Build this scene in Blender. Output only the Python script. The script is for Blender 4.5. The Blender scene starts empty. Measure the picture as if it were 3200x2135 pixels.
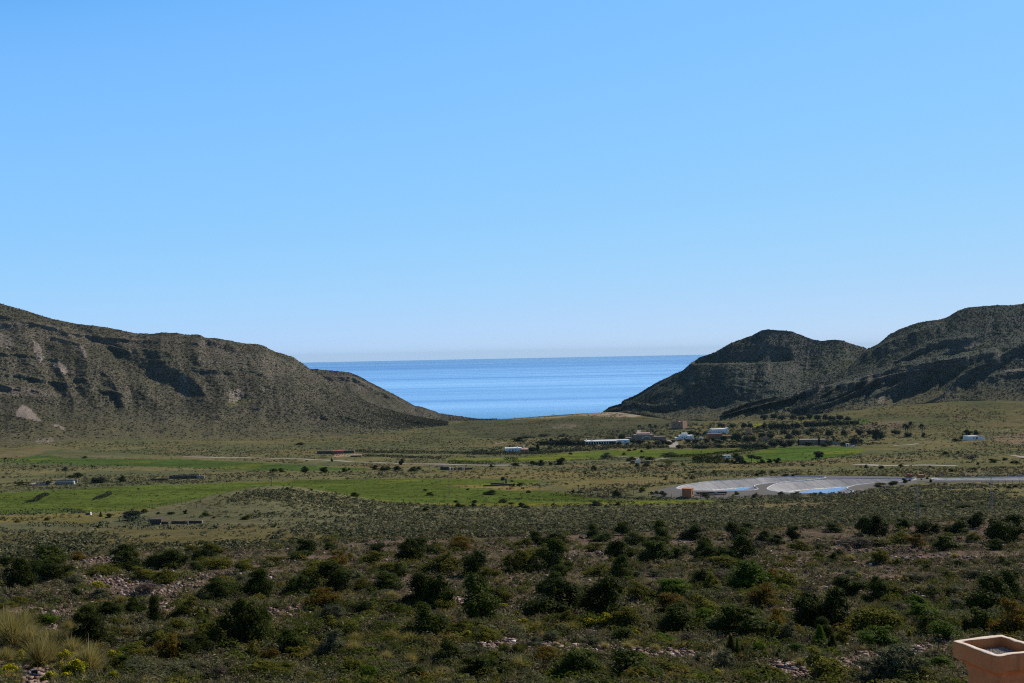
import bpy, math, random
import numpy as np
from mathutils import Matrix, Vector

SEED = 11
rng = np.random.default_rng(SEED)
random.seed(SEED)
SC = bpy.context.scene
COL = SC.collection

# ------------------------------------------------------------------ camera
ZC = 118.0                 # eye height above the sea
FPX = 3400.0               # focal length in photo pixels (3200 wide)
PITCH = math.atan(42.25 / FPX)
ROLL = math.atan(0.01984)
cp, sp, cr, sr = math.cos(PITCH), math.sin(PITCH), math.cos(ROLL), math.sin(ROLL)
FWD = np.array([0, cp, sp]); UP0 = np.array([0, -sp, cp]); RT0 = np.array([1.0, 0, 0])
XC = cr * RT0 - sr * UP0
YC = sr * RT0 + cr * UP0
cam_d = bpy.data.cameras.new('camera')
cam_d.sensor_width = 36.0
cam_d.lens = 36.0 * FPX / 3200.0
cam_d.clip_start = 0.1
cam_d.clip_end = 400000.0
cam = bpy.data.objects.new('camera', cam_d)
COL.objects.link(cam)
M = Matrix(((XC[0], YC[0], -FWD[0], 0), (XC[1], YC[1], -FWD[1], 0), (XC[2], YC[2], -FWD[2], ZC), (0, 0, 0, 1)))
cam.matrix_world = M
SC.camera = cam


def ray(px, py):
    """Slopes (x/y, z/y) of the line of sight through a photo pixel."""
    px = np.asarray(px, float); py = np.asarray(py, float)
    a = (px - 1600.0) / FPX; b = (1067.5 - py) / FPX
    d0 = FWD[0] + a * XC[0] + b * YC[0]
    d1 = FWD[1] + a * XC[1] + b * YC[1]
    d2 = FWD[2] + a * XC[2] + b * YC[2]
    return d0 / d1, d2 / d1


def project(x, y, z):
    z = z - ZC
    f = x * FWD[0] + y * FWD[1] + z * FWD[2]
    a = x * XC[0] + y * XC[1] + z * XC[2]
    b = x * YC[0] + y * YC[1] + z * YC[2]
    return 1600.0 + FPX * a / f, 1067.5 - FPX * b / f


# ------------------------------------------------------------------ noise
def _hash(ix, iy, seed):
    h = (ix.astype(np.int64) * 374761393 + iy.astype(np.int64) * 668265263 + seed * 1442695041) & 0xFFFFFFFF
    h = ((h ^ (h >> 13)) * 1274126177) & 0xFFFFFFFF
    h = (h ^ (h >> 16)) & 0xFFFFFFFF
    return h.astype(np.float64) / 4294967295.0


def vnoise(x, y, seed=0):
    x = np.asarray(x, float); y = np.asarray(y, float)
    ix = np.floor(x); iy = np.floor(y)
    fx = x - ix; fy = y - iy
    fx = fx * fx * fx * (fx * (fx * 6 - 15) + 10); fy = fy * fy * fy * (fy * (fy * 6 - 15) + 10)
    a = _hash(ix, iy, seed); b = _hash(ix + 1, iy, seed); c = _hash(ix, iy + 1, seed); d = _hash(ix + 1, iy + 1, seed)
    return (a + (b - a) * fx) * (1 - fy) + (c + (d - c) * fx) * fy


def fbm(x, y, seed=0, octv=4, gain=0.5):
    s = 0.0; amp = 1.0; tot = 0.0; f = 1.0
    for k in range(octv):
        s = s + amp * (vnoise(np.asarray(x) * f + 17.3 * k, np.asarray(y) * f - 9.1 * k, seed + k * 31) * 2 - 1)
        tot += amp; amp *= gain; f *= 2.03
    return s / tot


def sstep(a, b, x):
    t = np.clip((np.asarray(x, float) - a) / (b - a), 0, 1)
    return t * t * (3 - 2 * t)


def in_poly(px, py, poly):
    px = np.asarray(px, float); py = np.asarray(py, float)
    c = np.zeros(np.broadcast(px, py).shape, bool)
    n = len(poly)
    for i in range(n):
        x1, y1 = poly[i]; x2, y2 = poly[(i + 1) % n]
        if y1 == y2:
            continue
        t = ((y1 > py) != (y2 > py)) & (px < (x2 - x1) * (py - y1) / (y2 - y1) + x1)
        c ^= t
    return c


def seg_dist(x, y, pts, closed=True):
    """Distance from points to a polyline in plan."""
    best = np.full(np.broadcast(x, y).shape, 1e18)
    n = len(pts)
    for i in range(n if closed else n - 1):
        ax, ay = pts[i]; bx, by = pts[(i + 1) % n]
        dx, dy = bx - ax, by - ay
        L = dx * dx + dy * dy + 1e-12
        t = np.clip(((x - ax) * dx + (y - ay) * dy) / L, 0, 1)
        best = np.minimum(best, (x - ax - t * dx) ** 2 + (y - ay - t * dy) ** 2)
    return np.sqrt(best)


# ------------------------------------------------------------------ ground height
_py = np.array([2, 12, 30, 60, 105, 165, 240, 300, 420, 620, 780, 1020, 1320, 1620, 1880, 1990, 2100, 2700], float)
_pd = np.array([5.2, 7.8, 12.0, 18.2, 24.9, 31.6, 39.8, 45.4, 57.4, 69.6, 77.0, 85.6, 93.2, 100.2, 107.6, 112.2, 117, 124], float)
_pd = _pd + 0.0031 * _py
_lt = np.linspace(math.log(2.0), math.log(2700.0), 900)
_ld = np.interp(_lt, np.log(_py), _pd)
_k = np.exp(-0.5 * (np.arange(-18, 19) / 8.0) ** 2); _k /= _k.sum()
_ld = np.convolve(np.pad(_ld, 18, mode='edge'), _k, mode='valid')


def base_drop(y):
    return np.interp(np.log(np.maximum(y, 2.0)), _lt, _ld)


def gz_base(x, y):
    return ZC - base_drop(y)


def bump(x, y, cx, cy, sx, sy, h, rot=0.0):
    c, s = math.cos(rot), math.sin(rot)
    dx = x - cx; dy = y - cy
    a = (c * dx + s * dy) / sx; b = (-s * dx + c * dy) / sy
    return h * np.exp(-0.5 * (a * a + b * b))


RES_Z = ZC - 62.8                      # level of the reservoir rims


def on_level(px, py, z=RES_Z):
    u, w = ray(px, py)
    y = (z - ZC) / w
    return (float(u * y), float(y))


APRON_PX = [(2037, 1535), (2045, 1531), (2072, 1523), (2113, 1515), (2156, 1509.5), (2215, 1502), (2290, 1496), (2351, 1491), (2400, 1487), (2480, 1485), (2570, 1484.5), (2680, 1486),
            (2760, 1487.5), (2870, 1490), (2910, 1490.5), (3000, 1490), (3120, 1489), (3270, 1488), (3270, 1503), (3120, 1503), (2940, 1503.5), (2870, 1504), (2830, 1511),
            (2740, 1517), (2700, 1526), (2700, 1537), (2650, 1544), (2450, 1546), (2330, 1551), (2260, 1556), (2180, 1556), (2090, 1554), (2050, 1545)]
APRON = [on_level(*p) for p in APRON_PX]


def gz(x, y, carve=True):
    x = np.asarray(x, float); y = np.asarray(y, float)
    z = ZC - base_drop(y)
    near = 1 - sstep(230, 330, y)
    z = z + near * (0.9 * fbm(x / 26, y / 17, 3, 3) + 0.28 * fbm(x / 5, y / 3.2, 5, 3)) * sstep(30, 70, y)
    # stone terraces that cross the slope
    tt = (y + 7 * fbm(x / 40, y / 60, 8, 2)) / 24.0
    saw = (tt - np.floor(tt))
    z = z + near * sstep(60, 90, y) * 0.8 * (sstep(0.78, 1.0, saw) - saw * 0.9 + 0.1)
    far = sstep(230, 330, y)
    z = z + far * (1.3 * fbm(x / 90, y / 70, 13, 3) + 0.35 * fbm(x / 14, y / 14, 15, 2)) * (1 - 0.6 * sstep(1500, 1900, y))
    z = z + bump(x, y, -10.8, 23.5, 3.6, 3.8, 3.55)                # grassy mound beside the house
    z = z + bump(x, y, -97, 430, 26, 50, 8.6, 0.1)                # knoll in the fields
    z = z + bump(x, y, 170, 1830, 130, 110, 13)                   # low rocky headland
    z = z + bump(x, y, 640, 1500, 170, 120, 26, 0.15)             # stony rise under the hill
    z = z + bump(x, y, -640, 1180, 230, 130, 16, -0.2)
    z = z + bump(x, y, 470, 640, 150, 160, 5.0)
    if carve:
        d = seg_dist(x, y, APRON)
        ins = in_poly(x, y, APRON)
        z = np.where(ins, np.where(d > 1.2, np.minimum(z, RES_Z - 7.0), np.minimum(z, RES_Z - 0.5)), z)
        k = 1 - sstep(0, 22, d)
        z = np.where(ins, z, z * (1 - k) + (RES_Z - 0.55) * k)
    return z


_ys = np.geomspace(12, 2300, 2600)
RNG_GAP = _ys[1] / _ys[0]


PONDS = []


def gz_top(x, y):
    """Ground as one would stand on it, with the gravel apron of the reservoirs."""
    z = gz(x, y)
    ins = in_poly(x, y, APRON)
    return np.where(ins, RES_Z, z)


def hit(px, py, ymin=12.0, ymax=2300.0, carve=True):
    """World point where the line of sight through a photo pixel meets the ground."""
    u, w = ray(px, py)
    ys = _ys[(_ys >= ymin) & (_ys <= ymax)]
    f = ZC + w * ys - gz_top(u * ys, ys)
    i = int(np.argmax(f <= 0))
    if f[i] > 0:
        y = ys[-1]
    elif i == 0:
        y = ys[0]
    else:
        y = ys[i - 1] + (ys[i] - ys[i - 1]) * f[i - 1] / (f[i - 1] - f[i])
    x = float(u * y)
    return Vector((x, float(y), float(gz_top(x, y))))


# ------------------------------------------------------------------ mesh helpers
def mesh_from(name, verts, faces, mat=None, col=None, smooth=False, uv=None):
    """faces: (n,4) or (n,3) array, or list of such arrays."""
    verts = np.asarray(verts, np.float32)
    fl = faces if isinstance(faces, list) else [faces]
    fl = [np.asarray(f, np.int32) for f in fl if len(f)]
    me = bpy.data.meshes.new(name)
    me.vertices.add(len(verts))
    me.vertices.foreach_set('co', verts.ravel())
    loops = np.concatenate([f.ravel() for f in fl])
    tot = np.concatenate([np.full(len(f), f.shape[1], np.int32) for f in fl])
    st = np.concatenate([[0], np.cumsum(tot)[:-1]]).astype(np.int32)
    me.loops.add(len(loops)); me.loops.foreach_set('vertex_index', loops)
    me.polygons.add(len(tot)); me.polygons.foreach_set('loop_start', st); me.polygons.foreach_set('loop_total', tot)
    if smooth:
        me.polygons.foreach_set('use_smooth', np.ones(len(tot), bool))
    if col is not None:
        at = me.color_attributes.new('col', 'FLOAT_COLOR', 'POINT')
        c = np.ones((len(verts), 4), np.float32); c[:, :3] = col
        at.data.foreach_set('color', c.ravel())
    me.update(calc_edges=True)
    if mat is not None:
        me.materials.append(mat)
    return me


class MB:
    """Collects simple solids into one mesh."""
    def __init__(self):
        self.v = []; self.f = []

    def add(self, vs, fs):
        b = len(self.v)
        self.v += [tuple(map(float, q)) for q in vs]
        self.f += [tuple(b + i for i in q) for q in fs]

    def box(self, x0, x1, y0, y1, z0, z1):
        vs = [(x0, y0, z0), (x1, y0, z0), (x1, y1, z0), (x0, y1, z0), (x0, y0, z1), (x1, y0, z1), (x1, y1, z1), (x0, y1, z1)]
        self.add(vs, [(0, 3, 2, 1), (4, 5, 6, 7), (0, 1, 5, 4), (1, 2, 6, 5), (2, 3, 7, 6), (3, 0, 4, 7)])
        return self

    def tube(self, p0, p1, r0, r1, n=6, cap=True):
        p0 = Vector(p0); p1 = Vector(p1); d = (p1 - p0).normalized()
        a = d.orthogonal().normalized(); b = d.cross(a)
        vs = []
        for p, r in ((p0, r0), (p1, r1)):
            for k in range(n):
                t = 2 * math.pi * k / n
                vs.append(p + a * (r * math.cos(t)) + b * (r * math.sin(t)))
        fs = [(k, (k + 1) % n, n + (k + 1) % n, n + k) for k in range(n)]
        if cap:
            fs += [tuple(range(n - 1, -1, -1)), tuple(range(n, 2 * n))]
        self.add(vs, fs)
        return self

    def path(self, pts, rs, n=6):
        for i in range(len(pts) - 1):
            self.tube(pts[i], pts[i + 1], rs[i], rs[i + 1], n)
        return self

    def prism(self, poly, z0, z1):
        n = len(poly)
        self.add([(x, y, z0) for x, y in poly] + [(x, y, z1) for x, y in poly],
                 [tuple(range(n - 1, -1, -1)), tuple(range(n, 2 * n))] + [(k, (k + 1) % n, n + (k + 1) % n, n + k) for k in range(n)])
        return self

    def mesh(self, name, mat=None, smooth=False):
        me = bpy.data.meshes.new(name)
        me.from_pydata(self.v, [], self.f)
        if smooth:
            for p in me.polygons:
                p.use_smooth = True
        if mat:
            me.materials.append(mat)
        me.update()
        return me


def ob(name, me, parent=None, loc=(0, 0, 0), rz=0.0, label=None):
    o = bpy.data.objects.new(name, me)
    COL.objects.link(o)
    o.location = loc
    o.rotation_euler = (0, 0, rz)
    if parent is not None:
        o.parent = parent
    if label:
        o['label'] = label
    return o


def tag(o, label, cat, group=None):
    o['label'] = label; o['category'] = cat
    if group:
        o['group'] = group
    return o


def kind(o, k, label=None):
    o['kind'] = k
    if label:
        o['label'] = label
    return o


# ------------------------------------------------------------------ materials
def nmat(name):
    m = bpy.data.materials.new(name); m.use_nodes = True
    nt = m.node_tree
    bs = nt.nodes.get('Principled BSDF')
    return m, nt, bs


def mix(nt, fac, a, b, mode='MIX'):
    n = nt.nodes.new('ShaderNodeMix'); n.data_type = 'RGBA'; n.blend_type = mode; n.clamp_factor = True
    for sock, v in ((n.inputs[0], fac), (n.inputs[6], a), (n.inputs[7], b)):
        if isinstance(v, bpy.types.NodeSocket):
            nt.links.new(v, sock)
        elif isinstance(v, (int, float)):
            sock.default_value = v
        else:
            sock.default_value = (*v, 1.0)
    return n.outputs[2]


def noise(nt, scale, detail=4.0, rough=0.55, coord=None, dim='3D'):
    n = nt.nodes.new('ShaderNodeTexNoise'); n.noise_dimensions = dim
    n.inputs['Scale'].default_value = scale; n.inputs['Detail'].default_value = detail; n.inputs['Roughness'].default_value = rough
    if coord is not None:
        nt.links.new(coord, n.inputs['Vector'])
    return n.outputs[0]


def mrange(nt, v, a, b, c=0.0, d=1.0, smooth=False):
    n = nt.nodes.new('ShaderNodeMapRange'); n.interpolation_type = 'SMOOTHSTEP' if smooth else 'LINEAR'
    nt.links.new(v, n.inputs[0])
    for k, q in zip((1, 2, 3, 4), (a, b, c, d)):
        n.inputs[k].default_value = q
    return n.outputs[0]


def math_n(nt, op, a, b=None):
    n = nt.nodes.new('ShaderNodeMath'); n.operation = op
    for s, v in ((n.inputs[0], a), (n.inputs[1], b)):
        if v is None:
            continue
        if isinstance(v, bpy.types.NodeSocket):
            nt.links.new(v, s)
        else:
            s.default_value = v
    return n.outputs[0]


def geo_pos(nt):
    return nt.nodes.new('ShaderNodeNewGeometry').outputs['Position']


def attr(nt, name='col'):
    n = nt.nodes.new('ShaderNodeAttribute'); n.attribute_name = name
    return n.outputs['Color']


def bump_n(nt, bs, height, strength, dist):
    b = nt.nodes.new('ShaderNodeBump'); b.inputs['Strength'].default_value = strength; b.inputs['Distance'].default_value = dist
    nt.links.new(height, b.inputs['Height'])
    nt.links.new(b.outputs[0], bs.inputs['Normal'])


def value_jitter(nt, col, val, lo, hi):
    """Multiply a colour by a grey that follows VAL (0..1)."""
    g = mrange(nt, val, 0.25, 0.75, lo, hi)
    c = nt.nodes.new('ShaderNodeCombineColor')
    for k in range(3):
        nt.links.new(g, c.inputs[k])
    return mix(nt, 1.0, col, c.outputs[0], 'MULTIPLY')


def plain_mat(name, col, rough=0.85, var=0.15, scale=1.5, spec=0.3, bumpd=0.0):
    m, nt, bs = nmat(name)
    p = geo_pos(nt)
    n1 = noise(nt, scale, 5, 0.6, p)
    c = value_jitter(nt, mix(nt, 0.0, col, col), n1, 1 - var, 1 + var)
    nt.links.new(c, bs.inputs['Base Color'])
    bs.inputs['Roughness'].default_value = rough
    bs.inputs['Specular IOR Level'].default_value = spec
    if bumpd:
        bump_n(nt, bs, n1, 0.6, bumpd)
    return m


def leaf_mat(name, col, col2, trans=0.3, rnd=0.35, hue_to=None):
    """Foliage: clump to clump and plant to plant differences, light passing through the leaves."""
    m, nt, bs = nmat(name)
    oi = nt.nodes.new('ShaderNodeObjectInfo')
    tc = nt.nodes.new('ShaderNodeTexCoord')
    n1 = noise(nt, 5.0, 3, 0.6, tc.outputs['Object'])
    c = mix(nt, mrange(nt, n1, 0.35, 0.65), col, col2)
    c = value_jitter(nt, c, mrange(nt, oi.outputs['Random'], 0, 1, 0.25, 0.75), 1 - rnd, 1 + rnd)
    if hue_to is not None:
        c = mix(nt, mrange(nt, oi.outputs['Random'], 0.4, 1.0, 0.0, 0.55), c, hue_to)
    nt.links.new(c, bs.inputs['Base Color'])
    bs.inputs['Roughness'].default_value = 0.6
    bs.inputs['Specular IOR Level'].default_value = 0.04
    tr = nt.nodes.new('ShaderNodeBsdfTranslucent')
    nt.links.new(c, tr.inputs['Color'])
    ms = nt.nodes.new('ShaderNodeMixShader'); ms.inputs[0].default_value = trans
    nt.links.new(bs.outputs[0], ms.inputs[1]); nt.links.new(tr.outputs[0], ms.inputs[2])
    out = nt.nodes.get('Material Output')
    nt.links.new(ms.outputs[0], out.inputs['Surface'])
    return m


def attr_leaf_mat(name, trans=0.25, rough=0.75):
    m, nt, bs = nmat(name)
    c = attr(nt)
    nt.links.new(c, bs.inputs['Base Color'])
    bs.inputs['Roughness'].default_value = rough
    bs.inputs['Specular IOR Level'].default_value = 0.02
    if trans:
        tr = nt.nodes.new('ShaderNodeBsdfTranslucent'); nt.links.new(c, tr.inputs['Color'])
        ms = nt.nodes.new('ShaderNodeMixShader'); ms.inputs[0].default_value = trans
        nt.links.new(bs.outputs[0], ms.inputs[1]); nt.links.new(tr.outputs[0], ms.inputs[2])
        nt.links.new(ms.outputs[0], nt.nodes.get('Material Output').inputs['Surface'])
    return m
DENOISE = False
# ------------------------------------------------------------------ light, sky, air
SUN_AZ = math.radians(47.0)      # clockwise from the view direction
SUN_EL = math.radians(37.0)
world = bpy.data.worlds.new('World')
SC.world = world
world.use_nodes = True
wn = world.node_tree
bg = wn.nodes.get('Background')
sky = wn.nodes.new('ShaderNodeTexSky')
sky.sky_type = 'NISHITA'
sky.sun_disc = False
sky.sun_elevation = SUN_EL
sky.sun_rotation = SUN_AZ
sky.altitude = 100.0
sky.air_density = 0.5
sky.dust_density = 0.0
sky.ozone_density = 4.0
k0 = wn.nodes.new('ShaderNodeVectorMath'); k0.operation = 'SCALE'; k0.inputs['Scale'].default_value = 0.1
crv = wn.nodes.new('ShaderNodeRGBCurve')
for ch, pts in ((0, [(0, 0), (.06, .055), (.082, .14), (.1, .2), (.2, .30), (.38, .42), (.55, .50), (1, .7)]),
                (1, [(0, 0), (.115, .115), (.15, .38), (.18, .5), (.37, .625), (.74, .70), (1, .75)]),
                (2, [(0, 0), (.25, .25), (.31, .80), (.37, 0.99), (.6, 1.0), (1, .98)])):
    c_ = crv.mapping.curves[ch]
    while len(c_.points) > 2:
        c_.points.remove(c_.points[1])
    c_.points[0].location = pts[0]; c_.points[-1].location = pts[-1]
    for q in pts[1:-1]:
        c_.points.new(*q)
crv.mapping.update()
k1 = wn.nodes.new('ShaderNodeVectorMath'); k1.operation = 'SCALE'; k1.inputs['Scale'].default_value = 10.0
wn.links.new(sky.outputs[0], k0.inputs[0]); wn.links.new(k0.outputs[0], crv.inputs['Color'])
wn.links.new(crv.outputs[0], k1.inputs[0]); wn.links.new(k1.outputs[0], bg.inputs['Color'])
bg.inputs['Strength'].default_value = 0.1

sd = bpy.data.lights.new('sun', 'SUN')
sd.energy = 5.0
sd.angle = math.radians(0.53)
sd.color = (1.0, 0.90, 0.74)
sun = bpy.data.objects.new('sun', sd)
COL.objects.link(sun)
to_sun = Vector((math.sin(SUN_AZ) * math.cos(SUN_EL), math.cos(SUN_AZ) * math.cos(SUN_EL), math.sin(SUN_EL)))
sun.rotation_euler = (-to_sun).to_track_quat('-Z', 'Y').to_euler()
sun.location = (60, 40, 300)

SC.view_settings.view_transform = 'Standard'
SC.view_settings.look = 'None'
SC.view_settings.exposure = 0.0
SC.view_settings.gamma = 1.0
SC.view_settings.use_curve_mapping = False
SC.cycles.max_bounces = 5
SC.cycles.diffuse_bounces = 2
SC.cycles.glossy_bounces = 2
SC.cycles.transmission_bounces = 3
SC.cycles.volume_bounces = 0
SC.cycles.use_denoising = DENOISE
SC.cycles.pixel_filter_type = 'BLACKMAN_HARRIS'
SC.cycles.filter_width = 1.15

# ------------------------------------------------------------------ land cover (photo pixels, laid on the plain as seen without bumps)
SLOPE_EDGE = [(-900, 1758), (0, 1738), (500, 1722), (800, 1705), (1200, 1676), (1600, 1664), (2000, 1650), (2400, 1640), (2800, 1626), (3200, 1602), (4100, 1560)]
FIELDS = [
    ('green_field', [(-700, 1556), (0, 1541), (150, 1531), (380, 1522), (620, 1514), (800, 1508), (930, 1503), (1100, 1497), (1250, 1494), (1450, 1493), (1640, 1495), (1720, 1501), (1650, 1508),
                     (1480, 1512), (1390, 1518), (1500, 1524), (1640, 1531), (1760, 1534), (1830, 1548), (1900, 1555), (2060, 1559), (2240, 1563), (2240, 1568), (1950, 1578), (1700, 1583), (1500, 1586), (1300, 1586), (1130, 1581),
                     (900, 1586), (600, 1592), (300, 1600), (0, 1606), (-700, 1628)], (0.070, 0.096, 0.021)),
    ('green_field', [(-700, 1446), (60, 1431), (110, 1423), (160, 1423), (215, 1433), (420, 1433), (640, 1438), (820, 1447), (1000, 1456), (1150, 1463), (1160, 1470), (980, 1473), (840, 1472), (640, 1463), (300, 1456), (0, 1445), (-700, 1470)],
     (0.055, 0.088, 0.024)),
    ('green_field', [(1390, 1434), (1600, 1432), (1690, 1421), (1820, 1412), (1900, 1406), (2020, 1405), (2110, 1405), (2300, 1402), (2385, 1401), (2300, 1414), (2140, 1427), (2070, 1431), (1930, 1429), (1760, 1439), (1620, 1443), (1400, 1442)],
     (0.080, 0.108, 0.022)),
    ('green_field', [(2396, 1401), (2500, 1396), (2600, 1396), (2710, 1405), (2660, 1423), (2500, 1446), (2438, 1450), (2302, 1451), (2302, 1424), (2360, 1412)], (0.062, 0.104, 0.023)),
    ('green_field', [(2060, 1432), (2170, 1427), (2250, 1428), (2165, 1443), (2050, 1443)], (0.062, 0.075, 0.034)),
    ('green_field', [(2170, 1307.5), (2420, 1309), (2420, 1312), (2170, 1311)], (0.06, 0.10, 0.03)),
    ('green_field', [(2575, 1318), (2640, 1312), (2735, 1312), (2715, 1324), (2640, 1325)], (0.06, 0.115, 0.03)),
    ('green_field', [(2530, 1308), (2560, 1296), (2580, 1298), (2560, 1313)], (0.065, 0.12, 0.03)),
    ('flower_meadow', [(2346, 1326), (2365, 1322), (2386, 1323), (2384, 1337), (2346, 1337)], (0.19, 0.19, 0.035)),
    ('flower_meadow', [(2462, 1318), (2500, 1313), (2538, 1309), (2536, 1315), (2490, 1320)], (0.21, 0.20, 0.04)),
]
TINTS = [
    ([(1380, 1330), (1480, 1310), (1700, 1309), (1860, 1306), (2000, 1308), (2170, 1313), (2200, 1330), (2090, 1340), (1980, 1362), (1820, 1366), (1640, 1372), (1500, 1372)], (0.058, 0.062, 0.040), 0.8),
    ([(1585, 1310), (1700, 1303), (1760, 1299), (1830, 1291), (1855, 1295), (1760, 1305), (1700, 1308.5), (1600, 1313)], (0.40, 0.33, 0.26), 0.95),
    ([(1705, 1330), (1790, 1322), (1830, 1330), (1800, 1340), (1730, 1340)], (0.22, 0.18, 0.14), 0.6),   # broad colour differences inside the plain and fields: (polygon, colour, strength)
    ([(1080, 1571), (1400, 1576), (1700, 1574), (1960, 1566), (2230, 1562), (2235, 1569), (1900, 1579), (1600, 1587), (1350, 1588), (1120, 1581)], (0.155, 0.135, 0.022), 0.75),
    ([(1450, 1507), (1700, 1500), (1700, 1510), (1500, 1514)], (0.20, 0.19, 0.04), 0.6),
    ([(1360, 1513), (1520, 1509), (1640, 1519), (1760, 1531), (1640, 1532), (1480, 1525)], (0.20, 0.145, 0.045), 0.75),
    ([(-300, 1610), (120, 1603), (300, 1606), (520, 1586), (560, 1604), (420, 1628), (250, 1650), (0, 1642), (-300, 1660)], (0.145, 0.115, 0.025), 0.7),
    ([(-100, 1668), (500, 1650), (820, 1645), (1100, 1668), (1180, 1680), (800, 1702), (300, 1724), (-100, 1735)], (0.125, 0.098, 0.034), 0.6),
    ([(1990, 1459), (2130, 1459), (2120, 1468), (1990, 1467)], (0.17, 0.10, 0.05), 0.8),
    ([(2200, 1460), (2340, 1461), (2380, 1475), (2240, 1474)], (0.20, 0.13, 0.045), 0.6),
    ([(2570, 1452), (2700, 1452), (2700, 1460), (2560, 1460)], (0.20, 0.13, 0.05), 0.6),
    ([(580, 1465), (870, 1470), (1000, 1477), (870, 1477), (620, 1468)], (0.165, 0.14, 0.035), 0.8),
    ([(1360, 1471), (1560, 1466), (1900, 1474), (2060, 1478), (1800, 1500), (1620, 1493), (1450, 1492)], (0.16, 0.135, 0.05), 0.6),
    ([(1700, 1496), (2080, 1484), (2240, 1484), (2100, 1512), (1900, 1534), (1760, 1531)], (0.165, 0.13, 0.045), 0.55),
    ([(1035, 1418), (1110, 1416), (1160, 1420), (1128, 1429), (1030, 1429)], (0.36, 0.22, 0.16), 0.9),
    ([(1525, 1386), (1560, 1379), (1600, 1384), (1540, 1391)], (0.34, 0.26, 0.21), 0.8),
    ([(1640, 1374), (1860, 1364), (1860, 1368), (1650, 1378)], (0.26, 0.21, 0.15), 0.6),
    ([(1790, 1299), (1850, 1288), (1900, 1282), (2010, 1283), (2060, 1291), (1990, 1306), (1860, 1304)], (0.34, 0.27, 0.215), 0.9),
    ([(2980, 1340), (3090, 1334), (3200, 1340), (3200, 1352), (3000, 1350)], (0.20, 0.19, 0.10), 0.6),
    ([(2400, 1336), (2600, 1331), (2720, 1330), (2640, 1342), (2450, 1347)], (0.22, 0.19, 0.12), 0.6),
    ([(2680, 1325), (2820, 1312), (2880, 1330), (2720, 1348), (2620, 1345)], (0.20, 0.135, 0.11), 0.6),
    ([(3080, 1366), (3200, 1350), (3300, 1372), (3200, 1396), (3100, 1384)], (0.235, 0.155, 0.12), 0.6),
    ([(2950, 1390), (2990, 1387), (2980, 1395), (2945, 1395)], (0.30, 0.14, 0.09), 0.8),
    ([(600, 1428), (1000, 1400), (1000, 1416), (700, 1424)], (0.145, 0.115, 0.045), 0.6),
]


def smooth_poly_mask(px, py, poly, soft=2.0):
    """1 inside, fading over SOFT pixels with a ragged edge."""
    bx = [p[0] for p in poly]; by = [p[1] for p in poly]
    sel = (px > min(bx) - 30) & (px < max(bx) + 30) & (py > min(by) - 8) & (py < max(by) + 8)
    out = np.zeros(px.shape)
    if sel.any():
        a = px[sel] + 9 * fbm(px[sel] / 40, py[sel] / 6, 77, 2); b = py[sel] + 1.6 * fbm(px[sel] / 25, py[sel] / 5, 91, 2)
        ins = in_poly(a, b, poly)
        d = seg_dist(a / 6, b, [(q[0] / 6, q[1]) for q in poly])
        out[sel] = np.where(ins, sstep(0, soft, d), 0)
    return out


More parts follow.
